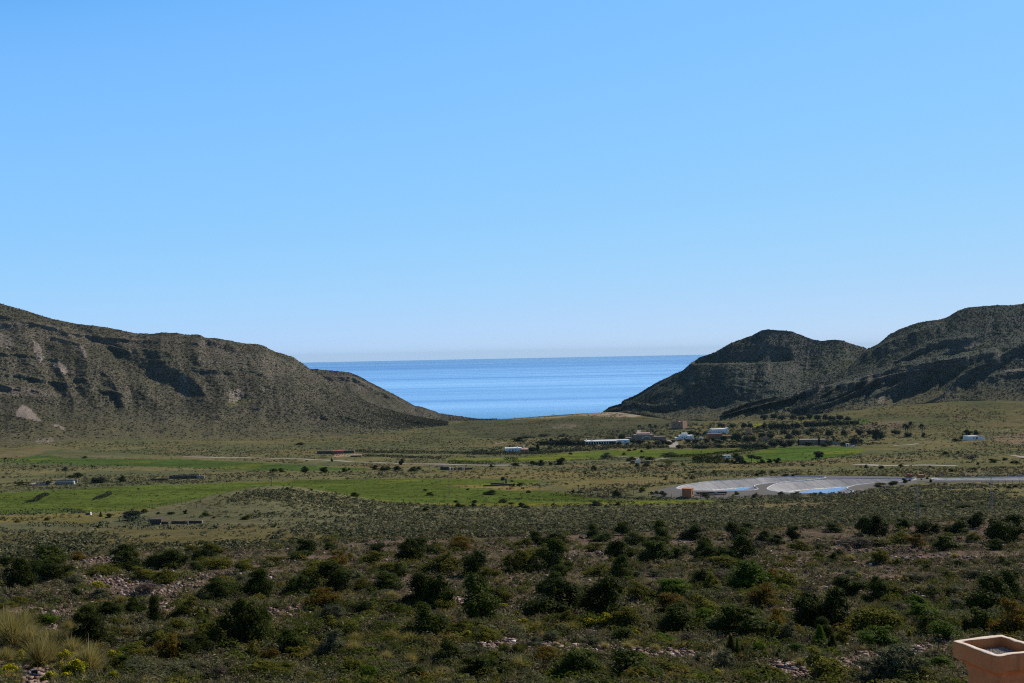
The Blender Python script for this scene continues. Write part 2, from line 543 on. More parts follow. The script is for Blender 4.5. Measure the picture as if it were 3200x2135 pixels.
# ------------------------------------------------------------------ ground sheet
def build_ground():
    u1 = np.linspace(-0.52, 0.52, 760)
    u = np.concatenate([np.linspace(-1.25, -0.53, 60), u1, np.linspace(0.53, 1.25, 60)])
    yy = np.concatenate([np.linspace(-30, 5, 8), np.geomspace(6, 2500, 900)])
    U, Y = np.meshgrid(u, yy)
    X = U * np.maximum(Y, 30.0)
    Z = np.where(Y < 6, ZC - 6.3, gz(X, np.maximum(Y, 6)))
    nr, nc = U.shape
    yb = np.maximum(Y, 6)
    PX, PY = project(X, yb, np.where(yb < 760, gz_base(X, yb), gz(X, yb, False)))
    # base land cover
    n_big = fbm(X / 130, Y / 60, 21, 4); n_mid = fbm(X / 24, Y / 14, 23, 3)
    plain_a = np.array([0.125, 0.115, 0.055]); plain_b = np.array([0.088, 0.094, 0.047]); plain_c = np.array([0.155, 0.118, 0.065])
    t = sstep(-0.35, 0.35, n_big + 0.5 * n_mid)[..., None]
    c = plain_b * (1 - t) + plain_a * t
    t = sstep(0.15, 0.6, fbm(X / 80, Y / 45, 29, 3))[..., None] * 0.7
    c = c * (1 - t) + plain_c * t
    # greyer close scrub plain between slope and fields
    t = (sstep(1583, 1600, PY + 6 * n_mid) * (0.65 + 0.35 * sstep(600, 1100, PX)))[..., None] * 0.75
    c = c * (1 - t) + np.array([0.145, 0.140, 0.082]) * t
    # slope: red stony soil
    edge = np.interp(PX, [p[0] for p in SLOPE_EDGE], [p[1] for p in SLOPE_EDGE])
    t = sstep(-8, 8, PY - edge + 14 * n_mid)[..., None]
    soil = np.array([0.165, 0.118, 0.096]) * (1 + 0.25 * n_mid[..., None])
    tg = sstep(-0.35, 0.15, fbm(X / 9, Y / 5, 33, 3))[..., None]
    soil = soil * (1 - 0.75 * tg) + np.array([0.105, 0.092, 0.052]) * 0.75 * tg
    c = c * (1 - t) + soil * t
    fid = np.full(U.shape, -1, int)
    for k, (nm, poly, colr) in enumerate(FIELDS):
        m = smooth_poly_mask(PX, PY, poly, 1.2)
        mm = m[..., None]
        v = (1 + 0.34 * fbm(X / 60, Y / 20, 40 + k, 4) + 0.22 * fbm((X + 0.12 * Y) / 90, (Y - 0.05 * X) / 2.6, 48 + k, 3))[..., None]
        cc = np.array(colr) * v
        cc = cc + sstep(0.1, 0.55, fbm(X / 35, Y / 26, 60 + k, 4))[..., None] * np.array([0.06, 0.035, 0.0]) * 0.8
        c = c * (1 - mm) + cc * mm
        fid[m > 0.4] = k
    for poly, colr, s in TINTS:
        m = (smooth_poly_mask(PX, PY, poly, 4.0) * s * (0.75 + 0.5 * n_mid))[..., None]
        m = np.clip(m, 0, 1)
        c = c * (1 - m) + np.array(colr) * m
    # beach and shore
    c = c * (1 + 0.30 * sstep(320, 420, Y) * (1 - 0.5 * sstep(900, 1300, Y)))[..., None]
    sh = sstep(5.0, 1.2, Z)[..., None]
    c = c * (1 - sh) + np.array([0.46, 0.38, 0.29]) * sh
    idx = np.arange(nr * nc).reshape(nr, nc)
    quads = np.stack([idx[:-1, :-1], idx[:-1, 1:], idx[1:, 1:], idx[1:, :-1]], -1).reshape(-1, 4)
    ff = np.max(np.stack([fid[:-1, :-1], fid[:-1, 1:], fid[1:, 1:], fid[1:, :-1]]), 0).ravel()
    V = np.stack([X, Y, Z], -1).reshape(-1, 3); Cc = np.clip(c * 0.86, 0.008, 0.8).reshape(-1, 3)

    def sub(name, sel):
        q = quads[sel]
        used = np.unique(q)
        remap = np.full(len(V), -1, np.int32); remap[used] = np.arange(len(used))
        return mesh_from(name, V[used], remap[q], MAT['ground'], Cc[used], smooth=True)
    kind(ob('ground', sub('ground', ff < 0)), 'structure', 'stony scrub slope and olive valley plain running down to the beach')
    for k, (nm, poly, colr) in enumerate(FIELDS):
        if (ff == k).any():
            kind(ob(nm, sub(nm, ff == k)), 'structure')


MAT = {}
HAZE = 1.5e-5


def ground_mat():
    m, nt, bs = nmat('ground')
    p = geo_pos(nt)
    c = attr(nt)
    n1 = noise(nt, 0.9, 6, 0.65, p); n2 = noise(nt, 0.12, 5, 0.6, p); n3 = noise(nt, 0.02, 4, 0.6, p)
    c = value_jitter(nt, c, n1, 0.62, 1.38)
    c = value_jitter(nt, c, n2, 0.72, 1.28)
    c = value_jitter(nt, c, n3, 0.85, 1.15)
    nt.links.new(c, bs.inputs['Base Color'])
    bs.inputs['Roughness'].default_value = 0.95
    bs.inputs['Specular IOR Level'].default_value = 0.0
    bump_n(nt, bs, n1, 1.0, 0.35)
    return m


MAT['ground'] = ground_mat()
build_ground()

# ------------------------------------------------------------------ sea
def sea_mat():
    m, nt, bs = nmat('sea_water')
    p = geo_pos(nt)
    mp = nt.nodes.new('ShaderNodeMapping'); mp.inputs['Scale'].default_value = (1 / 3400, 1 / 330, 1)
    mp.inputs['Rotation'].default_value = (0, 0, math.radians(-3))
    nt.links.new(p, mp.inputs['Vector'])
    s1 = noise(nt, 1.0, 3, 0.5, mp.outputs[0])
    mp2 = nt.nodes.new('ShaderNodeMapping'); mp2.inputs['Scale'].default_value = (1 / 9000, 1 / 2600, 1)
    nt.links.new(p, mp2.inputs['Vector'])
    s2 = noise(nt, 1.0, 3, 0.5, mp2.outputs[0])
    f = math_n(nt, 'ADD', mrange(nt, s1, 0.36, 0.66, 0, 0.7), mrange(nt, s2, 0.35, 0.65, 0, 0.55))
    sepp = nt.nodes.new('ShaderNodeSeparateXYZ'); nt.links.new(p, sepp.inputs[0])
    shore = mrange(nt, sepp.outputs[1], 1900, 2500, 1.0, 0.0, True)
    c = mix(nt, f, (0.075, 0.27, 0.70), (0.25, 0.55, 0.98))
    c = mix(nt, mrange(nt, sepp.outputs[1], 7000, 12000, 0.0, 0.8, True), c, (0.055, 0.22, 0.62))
    c = mix(nt, shore, c, (0.045, 0.24, 0.50))
    nt.links.new(c, bs.inputs['Base Color'])
    nt.links.new(mrange(nt, f, 0, 1, 0.42, 0.22), bs.inputs['Roughness'])
    bs.inputs['IOR'].default_value = 1.333
    bs.inputs['Specular IOR Level'].default_value = 0.5
    mp3 = nt.nodes.new('ShaderNodeMapping'); mp3.inputs['Scale'].default_value = (1 / 22, 1 / 9, 1)
    nt.links.new(p, mp3.inputs['Vector'])
    w = noise(nt, 1.0, 5, 0.6, mp3.outputs[0])
    bump_n(nt, bs, w, 1.0, 2.2)
    return m


MAT['sea'] = sea_mat()
sx = [-38000, -24000, -12000, -4000, -1500, 0, 1500, 4000, 12000, 24000, 38000]
sy = [1500, 1900, 2300, 3000, 4500, 8000, 14000, 22000, 30000, 38000]
vs = [(x, y, 0.0) for y in sy for x in sx]
fs = np.array([(j * 11 + i, j * 11 + i + 1, (j + 1) * 11 + i + 1, (j + 1) * 11 + i) for j in range(9) for i in range(10)])
kind(ob('sea', mesh_from('sea', vs, fs, MAT['sea'])), 'structure', 'calm blue sea with paler wind streaks')


# ------------------------------------------------------------------ hills
def hill_mat(name, scrub, rock, soil, seed):
    m, nt, bs = nmat(name)
    p = geo_pos(nt)
    g = nt.nodes.new('ShaderNodeNewGeometry')
    a = attr(nt)
    sepc = nt.nodes.new('ShaderNodeSeparateColor'); nt.links.new(a, sepc.inputs[0])
    n_f = noise(nt, 0.35, 5, 0.65, p); n_m = noise(nt, 0.03, 5, 0.62, p); n_l = noise(nt, 0.008, 4, 0.6, p)
    # more bare rock where it is steep or where the map says so
    sepn = nt.nodes.new('ShaderNodeSeparateXYZ'); nt.links.new(g.outputs['True Normal'], sepn.inputs[0])
    steep = mrange(nt, sepn.outputs[2], 0.90, 0.66, 0.0, 0.75)
    c = mix(nt, mrange(nt, n_m, 0.40, 0.62, 0.0, 0.7), scrub, soil)
    fa = nt.nodes.new('ShaderNodeAttribute'); fa.attribute_name = 'foot'
    c = mix(nt, fa.outputs['Fac'], c, (0.098, 0.090, 0.048))
    rk = math_n(nt, 'ADD', math_n(nt, 'ADD', steep, sepc.outputs[0]), mrange(nt, n_f, 0.45, 0.7, -0.45, 0.5))
    # beds of harder rock that follow the contour
    mz = nt.nodes.new('ShaderNodeMapping'); mz.inputs['Scale'].default_value = (0.004, 0.004, 0.11); nt.links.new(p, mz.inputs['Vector'])
    sz = nt.nodes.new('ShaderNodeSeparateXYZ'); nt.links.new(p, sz.inputs[0])
    bed = math_n(nt, 'MULTIPLY', mrange(nt, noise(nt, 1.0, 4, 0.6, mz.outputs[0]), 0.52, 0.66), mrange(nt, sz.outputs[2], 60, 130, 0.0, 0.75, True))
    rk = math_n(nt, 'ADD', rk, math_n(nt, 'MULTIPLY', bed, 0.75))
    rk = mrange(nt, rk, 0.25, 0.85, 0, 1)
    c = mix(nt, rk, c, rock)
    pale = mrange(nt, math_n(nt, 'ADD', sepc.outputs[1], mrange(nt, n_f, 0.4, 0.7, -0.3, 0.3)), 0.35, 0.8, 0, 1)
    c = mix(nt, pale, c, (0.225, 0.185, 0.16))
    gr = mrange(nt, math_n(nt, 'ADD', sepc.outputs[2], mrange(nt, n_f, 0.4, 0.7, -0.3, 0.3)), 0.3, 0.9, 0, 0.9)
    c = mix(nt, gr, c, (0.125, 0.135, 0.03))
    c = value_jitter(nt, c, n_f, 0.45, 1.55)
    c = value_jitter(nt, c, n_l, 0.82, 1.18)
    nt.links.new(c, bs.inputs['Base Color'])
    bs.inputs['Roughness'].default_value = 0.95
    bs.inputs['Specular IOR Level'].default_value = 0.05
    bump_n(nt, bs, n_f, 1.0, 1.6)
    return m


MAT['hill_l'] = hill_mat('hill_dry_scrub', (0.072, 0.070, 0.046), (0.140, 0.116, 0.098), (0.100, 0.086, 0.062), 1)
MAT['hill_r'] = hill_mat('hill_green_scrub', (0.056, 0.071, 0.056), (0.128, 0.112, 0.102), (0.076, 0.085, 0.068), 2)

HILL_SURF = {}


def hill(name, mat, crest, p0, p1, ybase, ycrest, prof, gully, cliffs=(), patches=(), ncol=420, nrow=170, seed=0, ledges=(), label=None, spurs=(), rough=5.0, foot_s=0.22):
    px = np.linspace(p0, p1, ncol)
    cx = np.array([c[0] for c in crest], float); cyy = np.array([c[1] for c in crest], float)
    crest0 = np.interp(px, cx, cyy)
    crest_py = crest0 + 1.1 * fbm(px / 18, px * 0, seed + 3, 3) + 0.7 * fbm(px / 5, px * 0, seed + 5, 2)
    yb = np.interp(px, [q[0] for q in ybase], [q[1] for q in ybase])
    yc = np.interp(px, [q[0] for q in ycrest], [q[1] for q in ycrest])
    # foot of the hill on the ground
    ub = (px - 1600) / FPX
    for _ in range(3):
        zb = gz(ub * yb, yb, False)
        bpx, bpy_ = project(ub * yb, yb, zb)
        ub = ub + (px - bpx) / FPX
    s = np.linspace(0, 1, nrow)[:, None] ** 0.9
    PX = np.broadcast_to(px, (nrow, ncol)).copy()
    top = np.minimum(crest0, bpy_ - 2.0)
    PY = bpy_[None] + (top - bpy_)[None] * s + np.minimum(crest_py - crest0, bpy_ - 1 - top)[None] * s ** 8
    pr = prof(s, px[None])
    Yd = yb[None] + (yc - yb)[None] * pr
    env = np.sin(np.pi * np.clip(s, 0, 1) ** 0.85) ** 0.8
    for (wl, amp, warp, sd, sharp) in gully:
        q = PX / wl + warp * s + 0.7 * fbm(PX / (wl * 1.7), s * 2.0, sd + 7, 2)
        n = fbm(q, s * 1.1, sd, 2)
        r = 1 - np.abs(n) * 2 if sharp else n
        Yd = Yd - amp * r * env
    for (line, h, depth, soft) in cliffs:
        lx = [q[0] for q in line]; ly = [q[1] for q in line]
        L = np.interp(PX, lx, ly) + 3.0 * fbm(PX / 16, PX * 0, seed + 11, 3)
        mk = sstep(lx[0], lx[0] + 25, PX) * (1 - sstep(lx[-1] - 25, lx[-1], PX))
        mk = mk * (0.55 + 0.6 * vnoise(PX / 22.0, PX * 0 + 3.3, seed + 13))
        below = np.clip((L + h - PY) / h, 0, 1)
        above = np.clip((L - PY) / soft, 0, 1)
        Yd = Yd - depth * mk * np.where(PY > L, below, 1 - above)
    for (line, step) in ledges:
        lx = [q[0] for q in line]; ly = [q[1] for q in line]
        L = np.interp(PX, lx, ly)
        mk = sstep(lx[0], lx[0] + 30, PX) * (1 - sstep(lx[-1] - 30, lx[-1], PX))
        Yd = Yd + step * mk * (sstep(L + 1.6, L - 1.6, PY) - sstep(L + 1.6, L - 60, PY))
    for (sx_, sy_, wpx, hpx, amp) in spurs:
        Yd = Yd - amp * np.exp(-0.5 * (((PX - sx_) / wpx) ** 2 + ((PY - sy_) / hpx) ** 2))
    Yd = Yd - rough * env * fbm(PX / 7, PY / 4.5, seed + 21, 4, 0.6) - 2.2 * rough * env * fbm(PX / 30, PY / 14, seed + 22, 3)
    U, W = ray(PX, PY)
    X = U * Yd; Z = ZC + W * Yd
    foot = np.stack([X[0] * 0.985, Yd[0] * 0.985, Z[0] - 5.0], -1)
    rows = [foot] + [np.stack([X[i], Yd[i], Z[i]], -1) for i in range(nrow)]
    # far side
    for k in range(1, 9):
        y2 = Yd[-1] + 45 * k
        z2 = Z[-1] - (1.2 * k + 1.4 * k * k) * (1 + 0.1 * np.sin(px / 60))
        rows.append(np.stack([U[-1] * y2, y2, np.maximum(z2, -14)], -1))
    V = np.stack(rows); n_r, n_c = V.shape[:2]
    idx = np.arange(n_r * n_c).reshape(n_r, n_c)
    q = np.stack([idx[:-1, :-1], idx[:-1, 1:], idx[1:, 1:], idx[1:, :-1]], -1).reshape(-1, 4)
    # cover map: rock, pale, green
    c = np.zeros((n_r, n_c, 3))
    for (poly, ch, st) in patches:
        m = in_poly(PX + 6 * fbm(PX / 12, PY / 8, seed + 31, 3), PY + 4 * fbm(PX / 12, PY / 8, seed + 37, 3), poly)
        c[1:nrow + 1, :, ch] = np.maximum(c[1:nrow + 1, :, ch], np.where(m, st, 0))
    me = mesh_from(name, V.reshape(-1, 3), q, mat, c.reshape(-1, 3), smooth=True)
    ft = np.zeros((n_r, n_c)); ft[0] = 1
    ft[1:nrow + 1] = np.clip(1.15 - s / foot_s + 0.5 * fbm(PX / 60, PY / 14, seed + 41, 4), 0, 1)
    me.attributes.new('foot', 'FLOAT', 'POINT').data.foreach_set('value', ft.ravel().astype(np.float32))
    kind(ob(name, me), 'structure', label)
    HILL_SURF[name + str(seed)] = (V[1:nrow + 1], c[1:nrow + 1], ft[1:nrow + 1])


# hills behind first
hill('hill', MAT['hill_l'],
     [(800, 1150), (940, 1150), (974, 1153), (1038, 1158), (1096, 1165), (1120, 1175), (1175, 1204), (1243, 1238), (1297, 1269), (1321, 1272), (1376, 1292), (1413, 1298), (1481, 1308), (1552, 1313)],
     820, 1552, [(820, 1700), (1300, 1800), (1552, 1930)], [(820, 2150), (1100, 2130), (1400, 2030), (1552, 1975)],
     lambda s, px: 1 - (1 - s) ** 1.3, [(75, 16, 0.8, 101, True)], ncol=300, nrow=110, seed=50,
     cliffs=[([(960, 1172), (1100, 1180), (1180, 1220), (1260, 1258)], 14, 12, 4), ([(1290, 1274), (1400, 1303)], 8, 9, 3)],
     patches=[([(960, 1150), (1120, 1170), (1200, 1225), (1100, 1225), (1000, 1200)], 0, 0.55), ([(1280, 1268), (1400, 1300), (1330, 1322), (1290, 1320)], 0, 0.5)],
     label='brown rocky headland sloping down to the sea behind the dry hill')
hill('hill', MAT['hill_l'],
     [(-900, 890), (-500, 905), (0, 948), (78, 970), (157, 995), (238, 1012), (341, 1024), (419, 1041), (484, 1043), (504, 1039), (552, 1041), (586, 1046), (620, 1045), (644, 1056), (681, 1057), (773, 1075), (800, 1075),
      (817, 1078), (861, 1099), (916, 1116), (946, 1136), (967, 1152), (1000, 1172), (1065, 1214), (1130, 1248), (1200, 1276), (1290, 1300), (1400, 1318)],
     -900, 1400, [(-900, 1020), (0, 1090), (300, 1180), (700, 1280), (1100, 1400), (1400, 1680)], [(-900, 1640), (0, 1640), (500, 1710), (900, 1830), (1000, 1860), (1400, 1790)],
     lambda s, px: 0.42 * (1 - (1 - np.minimum(s / 0.30, 1)) ** 1.6) + 0.58 * np.maximum(0, (s - 0.12) / 0.88) ** 1.1, [(230, 25, 1.6, 201, True), (95, 12, 1.5, 207, True), (38, 3.0, 1.0, 211, True)], ncol=760, nrow=230, seed=70, rough=2.6,
     cliffs=[([(-500, 960), (0, 1012), (60, 1006), (130, 1010), (190, 1030)], 16, 12, 6), ([(150, 1050), (260, 1072), (340, 1080), (380, 1092), (420, 1100)], 11, 8, 5),
             ([(370, 1086), (440, 1090), (520, 1100), (560, 1112)], 16, 11, 6), ([(600, 1066), (650, 1062), (720, 1080), (760, 1092)], 18, 15, 5), ([(590, 1148), (640, 1154), (700, 1156), (740, 1158)], 14, 14, 5),
             ([(-200, 975), (0, 985), (120, 1012), (240, 1040), (340, 1050), (430, 1066)], 8, 6, 4), ([(180, 1034), (330, 1056), (480, 1064), (600, 1068), (640, 1078)], 9, 8, 4), ([(440, 1120), (560, 1132), (690, 1128), (800, 1140)], 7, 6, 4),
             ([(760, 1100), (860, 1118), (930, 1150)], 9, 7, 4), ([(-100, 1100), (60, 1106), (180, 1122)], 8, 7, 4),
             ([(-100, 1165), (60, 1170), (160, 1190), (240, 1200)], 12, 14, 4), ([(225, 1180), (260, 1178), (285, 1194)], 14, 16, 3), ([(300, 1218), (350, 1222), (400, 1236)], 10, 13, 3),
             ([(800, 1168), (840, 1172), (860, 1186)], 14, 14, 3), ([(870, 1206), (905, 1212)], 10, 10, 3), ([(-100, 1216), (0, 1204), (80, 1212), (150, 1230)], 12, 16, 4)],
     patches=[([(45, 1288), (70, 1266), (95, 1276), (130, 1318), (95, 1314), (55, 1302)], 1, 1.0), ([(155, 1326), (175, 1324), (212, 1346), (190, 1342)], 1, 1.0), ([(120, 1372), (165, 1366), (180, 1405), (140, 1410), (100, 1392)], 1, 0.7),
              ([(100, 1060), (125, 1075), (140, 1120), (125, 1140), (105, 1095)], 1, 0.75), ([(160, 1128), (185, 1132), (218, 1160), (205, 1170), (165, 1145)], 1, 0.8), ([(235, 1080), (262, 1078), (275, 1120), (250, 1112)], 1, 0.65),
              ([(560, 1170), (580, 1168), (600, 1240), (560, 1240), (550, 1210)], 1, 0.6), ([(720, 1220), (750, 1215), (765, 1235), (740, 1260), (710, 1262)], 1, 0.7), ([(690, 1100), (860, 1110), (930, 1150), (900, 1180), (720, 1150)], 1, 0.45),
              ([(0, 1040), (45, 1060), (40, 1090), (-20, 1080)], 1, 0.6), ([(-900, 900), (0, 1000), (700, 1070), (700, 1100), (0, 1060), (-900, 1000)], 0, 0.45), ([(610, 1095), (700, 1095), (700, 1150), (620, 1150)], 0, 0.4),
              ([(700, 1262), (790, 1240), (800, 1252), (720, 1275)], 2, 0.6), ([(-20, 1200), (140, 1215), (200, 1240), (60, 1240), (-20, 1225)], 0, 0.8)],
     spurs=[(60, 1290, 90, 40, 60), (240, 1330, 120, 26, 38), (640, 1285, 90, 26, 40), (890, 1296, 120, 20, 30), (150, 1392, 110, 18, 26)],
     label='tall dry hill with eroded gullies, dark ledges and pale bare patches')
hill('hill', MAT['hill_r'],
     [(1880, 1292), (1891, 1284), (1906, 1272), (1941, 1262), (1947, 1252), (1992, 1232), (2043, 1201), (2094, 1175), (2135, 1157), (2159, 1135), (2186, 1117), (2233, 1102), (2281, 1073), (2349, 1049), (2383, 1032),
      (2400, 1029), (2475, 1036), (2512, 1050), (2536, 1060), (2567, 1066), (2611, 1061), (2632, 1064), (2655, 1074), (2689, 1082), (2711, 1090), (2800, 1120), (2950, 1170)],
     1882, 2950, [(1882, 1900), (1950, 1800), (2100, 1640), (2300, 1560), (2950, 1560)], [(1882, 1920), (1960, 1900), (2160, 1850), (2400, 1860), (2700, 1930), (2950, 1950)],
     lambda s, px: 0.22 * sstep(0, 0.25, s) + 0.78 * (1 - (1 - s) ** 1.15), [(210, 34, -0.9, 303, True), (80, 9, -0.9, 307, True), (30, 3, -0.6, 311, True)], ncol=460, nrow=180, seed=90, rough=2.2,
     ledges=[([(2150, 1138), (2200, 1137), (2300, 1136), (2400, 1135), (2480, 1128)], 26)],
     cliffs=[([(1895, 1270), (1945, 1256), (2000, 1262), (2040, 1268)], 14, 14, 4)],
     spurs=[(2330, 1190, 70, 60, 22), (2500, 1130, 60, 50, -16), (2230, 1180, 60, 40, 12)],
     patches=[([(2150, 1137), (2480, 1130), (2480, 1125), (2150, 1132)], 2, 0.55), ([(1890, 1290), (1900, 1275), (1990, 1262), (2040, 1272), (1960, 1290)], 0, 0.6), ([(2510, 1165), (2680, 1120), (2690, 1126), (2540, 1176)], 2, 0.5),
              ([(2230, 1137), (2480, 1140), (2500, 1165), (2240, 1160)], 0, 0.25)],
     label='rounded green peak with a level terrace line, dropping to the sea')
hill('hill', MAT['hill_r'],
     [(2225, 1302), (2267, 1287), (2330, 1262), (2400, 1244), (2485, 1230), (2492, 1222), (2557, 1204), (2600, 1186), (2650, 1150), (2690, 1112), (2711, 1090), (2741, 1077), (2758, 1063), (2778, 1046), (2812, 1028),
      (2867, 1009), (2911, 1001), (2935, 999), (2962, 990), (2996, 970), (3023, 961), (3081, 956), (3132, 953), (3153, 954), (3190, 951), (3200, 948), (3500, 925), (4100, 935)],
     2225, 4100, [(2225, 1640), (2400, 1600), (2600, 1520), (2800, 1560), (3000, 1560), (3200, 1500), (4100, 1300)], [(2225, 1665), (2400, 1670), (2560, 1690), (2711, 1840), (2900, 1850), (3200, 1870), (4100, 1750)],
     lambda s, px: np.where(s < 0.55, 0.58 * (1 - (1 - s / 0.55) ** 1.25), 0.58 + 0.42 * (s - 0.55) / 0.45), [(230, 38, -2.4, 401, True), (90, 14, -2.2, 407, True), (36, 4, -1.4, 411, True)], ncol=620, nrow=220, seed=110, rough=2.0,
     cliffs=[([(2240, 1300), (2267, 1287), (2330, 1262), (2400, 1246), (2485, 1231), (2557, 1208), (2645, 1194), (2723, 1173), (2819, 1144), (2911, 1132), (2986, 1119), (3060, 1108), (3130, 1096)], 48, 44, 16),
             ([(2560, 1212), (2700, 1190), (2850, 1158), (2950, 1142)], 16, 14, 4), ([(2690, 1112), (2760, 1076), (2850, 1040), (2960, 1012)], 40, 26, 10), ([(2880, 1076), (2960, 1060), (3050, 1050)], 20, 16, 6),
             ([(3080, 1180), (3140, 1162), (3300, 1150)], 22, 20, 6)],
     patches=[([(2420, 1240), (2720, 1172), (2990, 1116), (3000, 1122), (2730, 1182), (2440, 1246)], 1, 0.42), ([(2560, 1210), (2800, 1170), (2800, 1182), (2560, 1222)], 1, 0.3), ([(2240, 1310), (2267, 1287), (2400, 1245), (2557, 1208), (2990, 1120), (3050, 1135), (2810, 1205), (2560, 1272), (2300, 1300)], 0, 0.4),
              ([(2900, 1160), (3060, 1130), (3040, 1150), (2860, 1190)], 2, 0.55), ([(2990, 1085), (3070, 1066), (3060, 1078), (3000, 1096)], 1, 0.5), ([(2745, 1240), (2765, 1234), (2760, 1262), (2742, 1262)], 1, 0.7), ([(3130, 1158), (3240, 1148), (3240, 1160), (3150, 1166)], 1, 0.6)],
     label='broad dark hill with a rocky cliff band falling towards the palms')

# ------------------------------------------------------------------ air
hm = bpy.data.materials.new('haze'); hm.use_nodes = True
hn = hm.node_tree
hn.nodes.remove(hn.nodes.get('Principled BSDF'))
pv = hn.nodes.new('ShaderNodeVolumePrincipled')
pv.inputs['Color'].default_value = (0.50, 0.80, 1.0, 1)
pv.inputs['Density'].default_value = HAZE
pv.inputs['Anisotropy'].default_value = 0.0
hn.links.new(pv.outputs[0], hn.nodes.get('Material Output').inputs['Volume'])
b_ = MB(); b_.box(-38500, 38500, -200, 38500, -16.0, 266.0)
kind(ob('haze', b_.mesh('haze', hm)), 'stuff', 'thin blue air haze')
# ------------------------------------------------------------------ paint, plaster, stone, timber, metal
MAT['white'] = plain_mat('whitewash', (0.80, 0.79, 0.76), 0.8, 0.06, 0.8)
MAT['pink'] = plain_mat('pinkish_render', (0.52, 0.37, 0.30), 0.85, 0.12, 0.6)
MAT['brown'] = plain_mat('brown_render', (0.27, 0.19, 0.145), 0.9, 0.2, 0.6)
MAT['redwall'] = plain_mat('red_render', (0.34, 0.115, 0.075), 0.9, 0.18, 0.6)
MAT['darkwall'] = plain_mat('dark_stone', (0.082, 0.064, 0.046), 0.95, 0.3, 0.8)
MAT['greystone'] = plain_mat('grey_stone', (0.14, 0.112, 0.082), 0.95, 0.3, 0.9)
MAT['ochre'] = plain_mat('ochre_stone', (0.42, 0.235, 0.125), 0.9, 0.25, 0.5)
MAT['orange'] = plain_mat('orange_render', (0.43, 0.165, 0.075), 0.85, 0.12, 0.9)
MAT['concrete'] = plain_mat('concrete', (0.27, 0.245, 0.205), 0.9, 0.15, 0.7)
MAT['dirt_road'] = plain_mat('pale_dirt', (0.27, 0.24, 0.195), 0.95, 0.15, 0.5)
MAT['dark'] = plain_mat('dark_opening', (0.018, 0.017, 0.016), 0.6, 0.1, 1.0)
MAT['blueglass'] = plain_mat('window_shutter', (0.06, 0.08, 0.13), 0.35, 0.1, 1.0, 0.5)
MAT['wood'] = plain_mat('weathered_wood', (0.15, 0.115, 0.085), 0.9, 0.2, 3.0)
MAT['steel'] = plain_mat('galvanised_steel', (0.38, 0.37, 0.36), 0.7, 0.1, 3.0, 0.2)
MAT['darksteel'] = plain_mat('dark_steel', (0.03, 0.03, 0.03), 0.8, 0.1, 3.0, 0.1)
MAT['gravel_grey'] = plain_mat('grey_gravel', (0.088, 0.080, 0.074), 0.95, 0.22, 0.8)
MAT['bark'] = plain_mat('bark', (0.11, 0.085, 0.065), 0.95, 0.3, 4.0)
MAT['paint_red'] = plain_mat('dark_red_paint', (0.20, 0.045, 0.03), 0.5, 0.1, 6.0, 0.5)
MAT['carpaint'] = plain_mat('white_car_paint', (0.78, 0.78, 0.78), 0.25, 0.02, 1.0, 0.5)
MAT['rubber'] = plain_mat('rubber', (0.03, 0.03, 0.03), 0.8, 0.05, 4.0)


def liner_mat():
    m, nt, bs = nmat('pond_liner')
    p = geo_pos(nt)
    n1 = noise(nt, 0.5, 5, 0.6, p)
    c = value_jitter(nt, mix(nt, mrange(nt, noise(nt, 0.08, 4, 0.6, p), 0.4, 0.6), (0.26, 0.26, 0.28), (0.33, 0.33, 0.345)), n1, 0.82, 1.18)
    # seams between the strips of sheet run down the banks
    sp = nt.nodes.new('ShaderNodeSeparateXYZ'); nt.links.new(p, sp.inputs[0])
    q = math_n(nt, 'ADD', math_n(nt, 'MULTIPLY', sp.outputs[0], 0.128), math_n(nt, 'MULTIPLY', sp.outputs[1], 0.11))
    q = math_n(nt, 'FRACT', math_n(nt, 'ADD', q, math_n(nt, 'MULTIPLY', noise(nt, 0.1, 2, 0.5, p), 0.6)))
    seam = mrange(nt, q, 0.0, 0.075, 1.0, 0.0)
    c = mix(nt, seam, c, (0.045, 0.045, 0.05))
    silt = attr(nt)
    sc_ = nt.nodes.new('ShaderNodeSeparateColor'); nt.links.new(silt, sc_.inputs[0])
    c = mix(nt, mrange(nt, math_n(nt, 'ADD', sc_.outputs[0], mrange(nt, n1, 0.3, 0.7, -0.25, 0.25)), 0.4, 0.9), c, (0.26, 0.245, 0.205))
    c = mix(nt, mrange(nt, math_n(nt, 'ADD', sc_.outputs[1], mrange(nt, n1, 0.3, 0.7, -0.4, 0.4)), 0.5, 0.9), c, (0.62, 0.62, 0.60))
    nt.links.new(c, bs.inputs['Base Color'])
    bs.inputs['Roughness'].default_value = 0.75
    bs.inputs['Specular IOR Level'].default_value = 0.12
    bump_n(nt, bs, n1, 0.5, 0.25)
    return m


MAT['liner'] = liner_mat()


def pond_water_mat():
    m, nt, bs = nmat('pond_water')
    bs.inputs['Base Color'].default_value = (0.11, 0.40, 0.86, 1)
    bs.inputs['Roughness'].default_value = 0.06
    bs.inputs['Specular IOR Level'].default_value = 0.25
    bs.inputs['IOR'].default_value = 1.333
    p = geo_pos(nt)
    bump_n(nt, bs, noise(nt, 1.2, 3, 0.5, p), 0.15, 0.05)
    return m


MAT['pond'] = pond_water_mat()

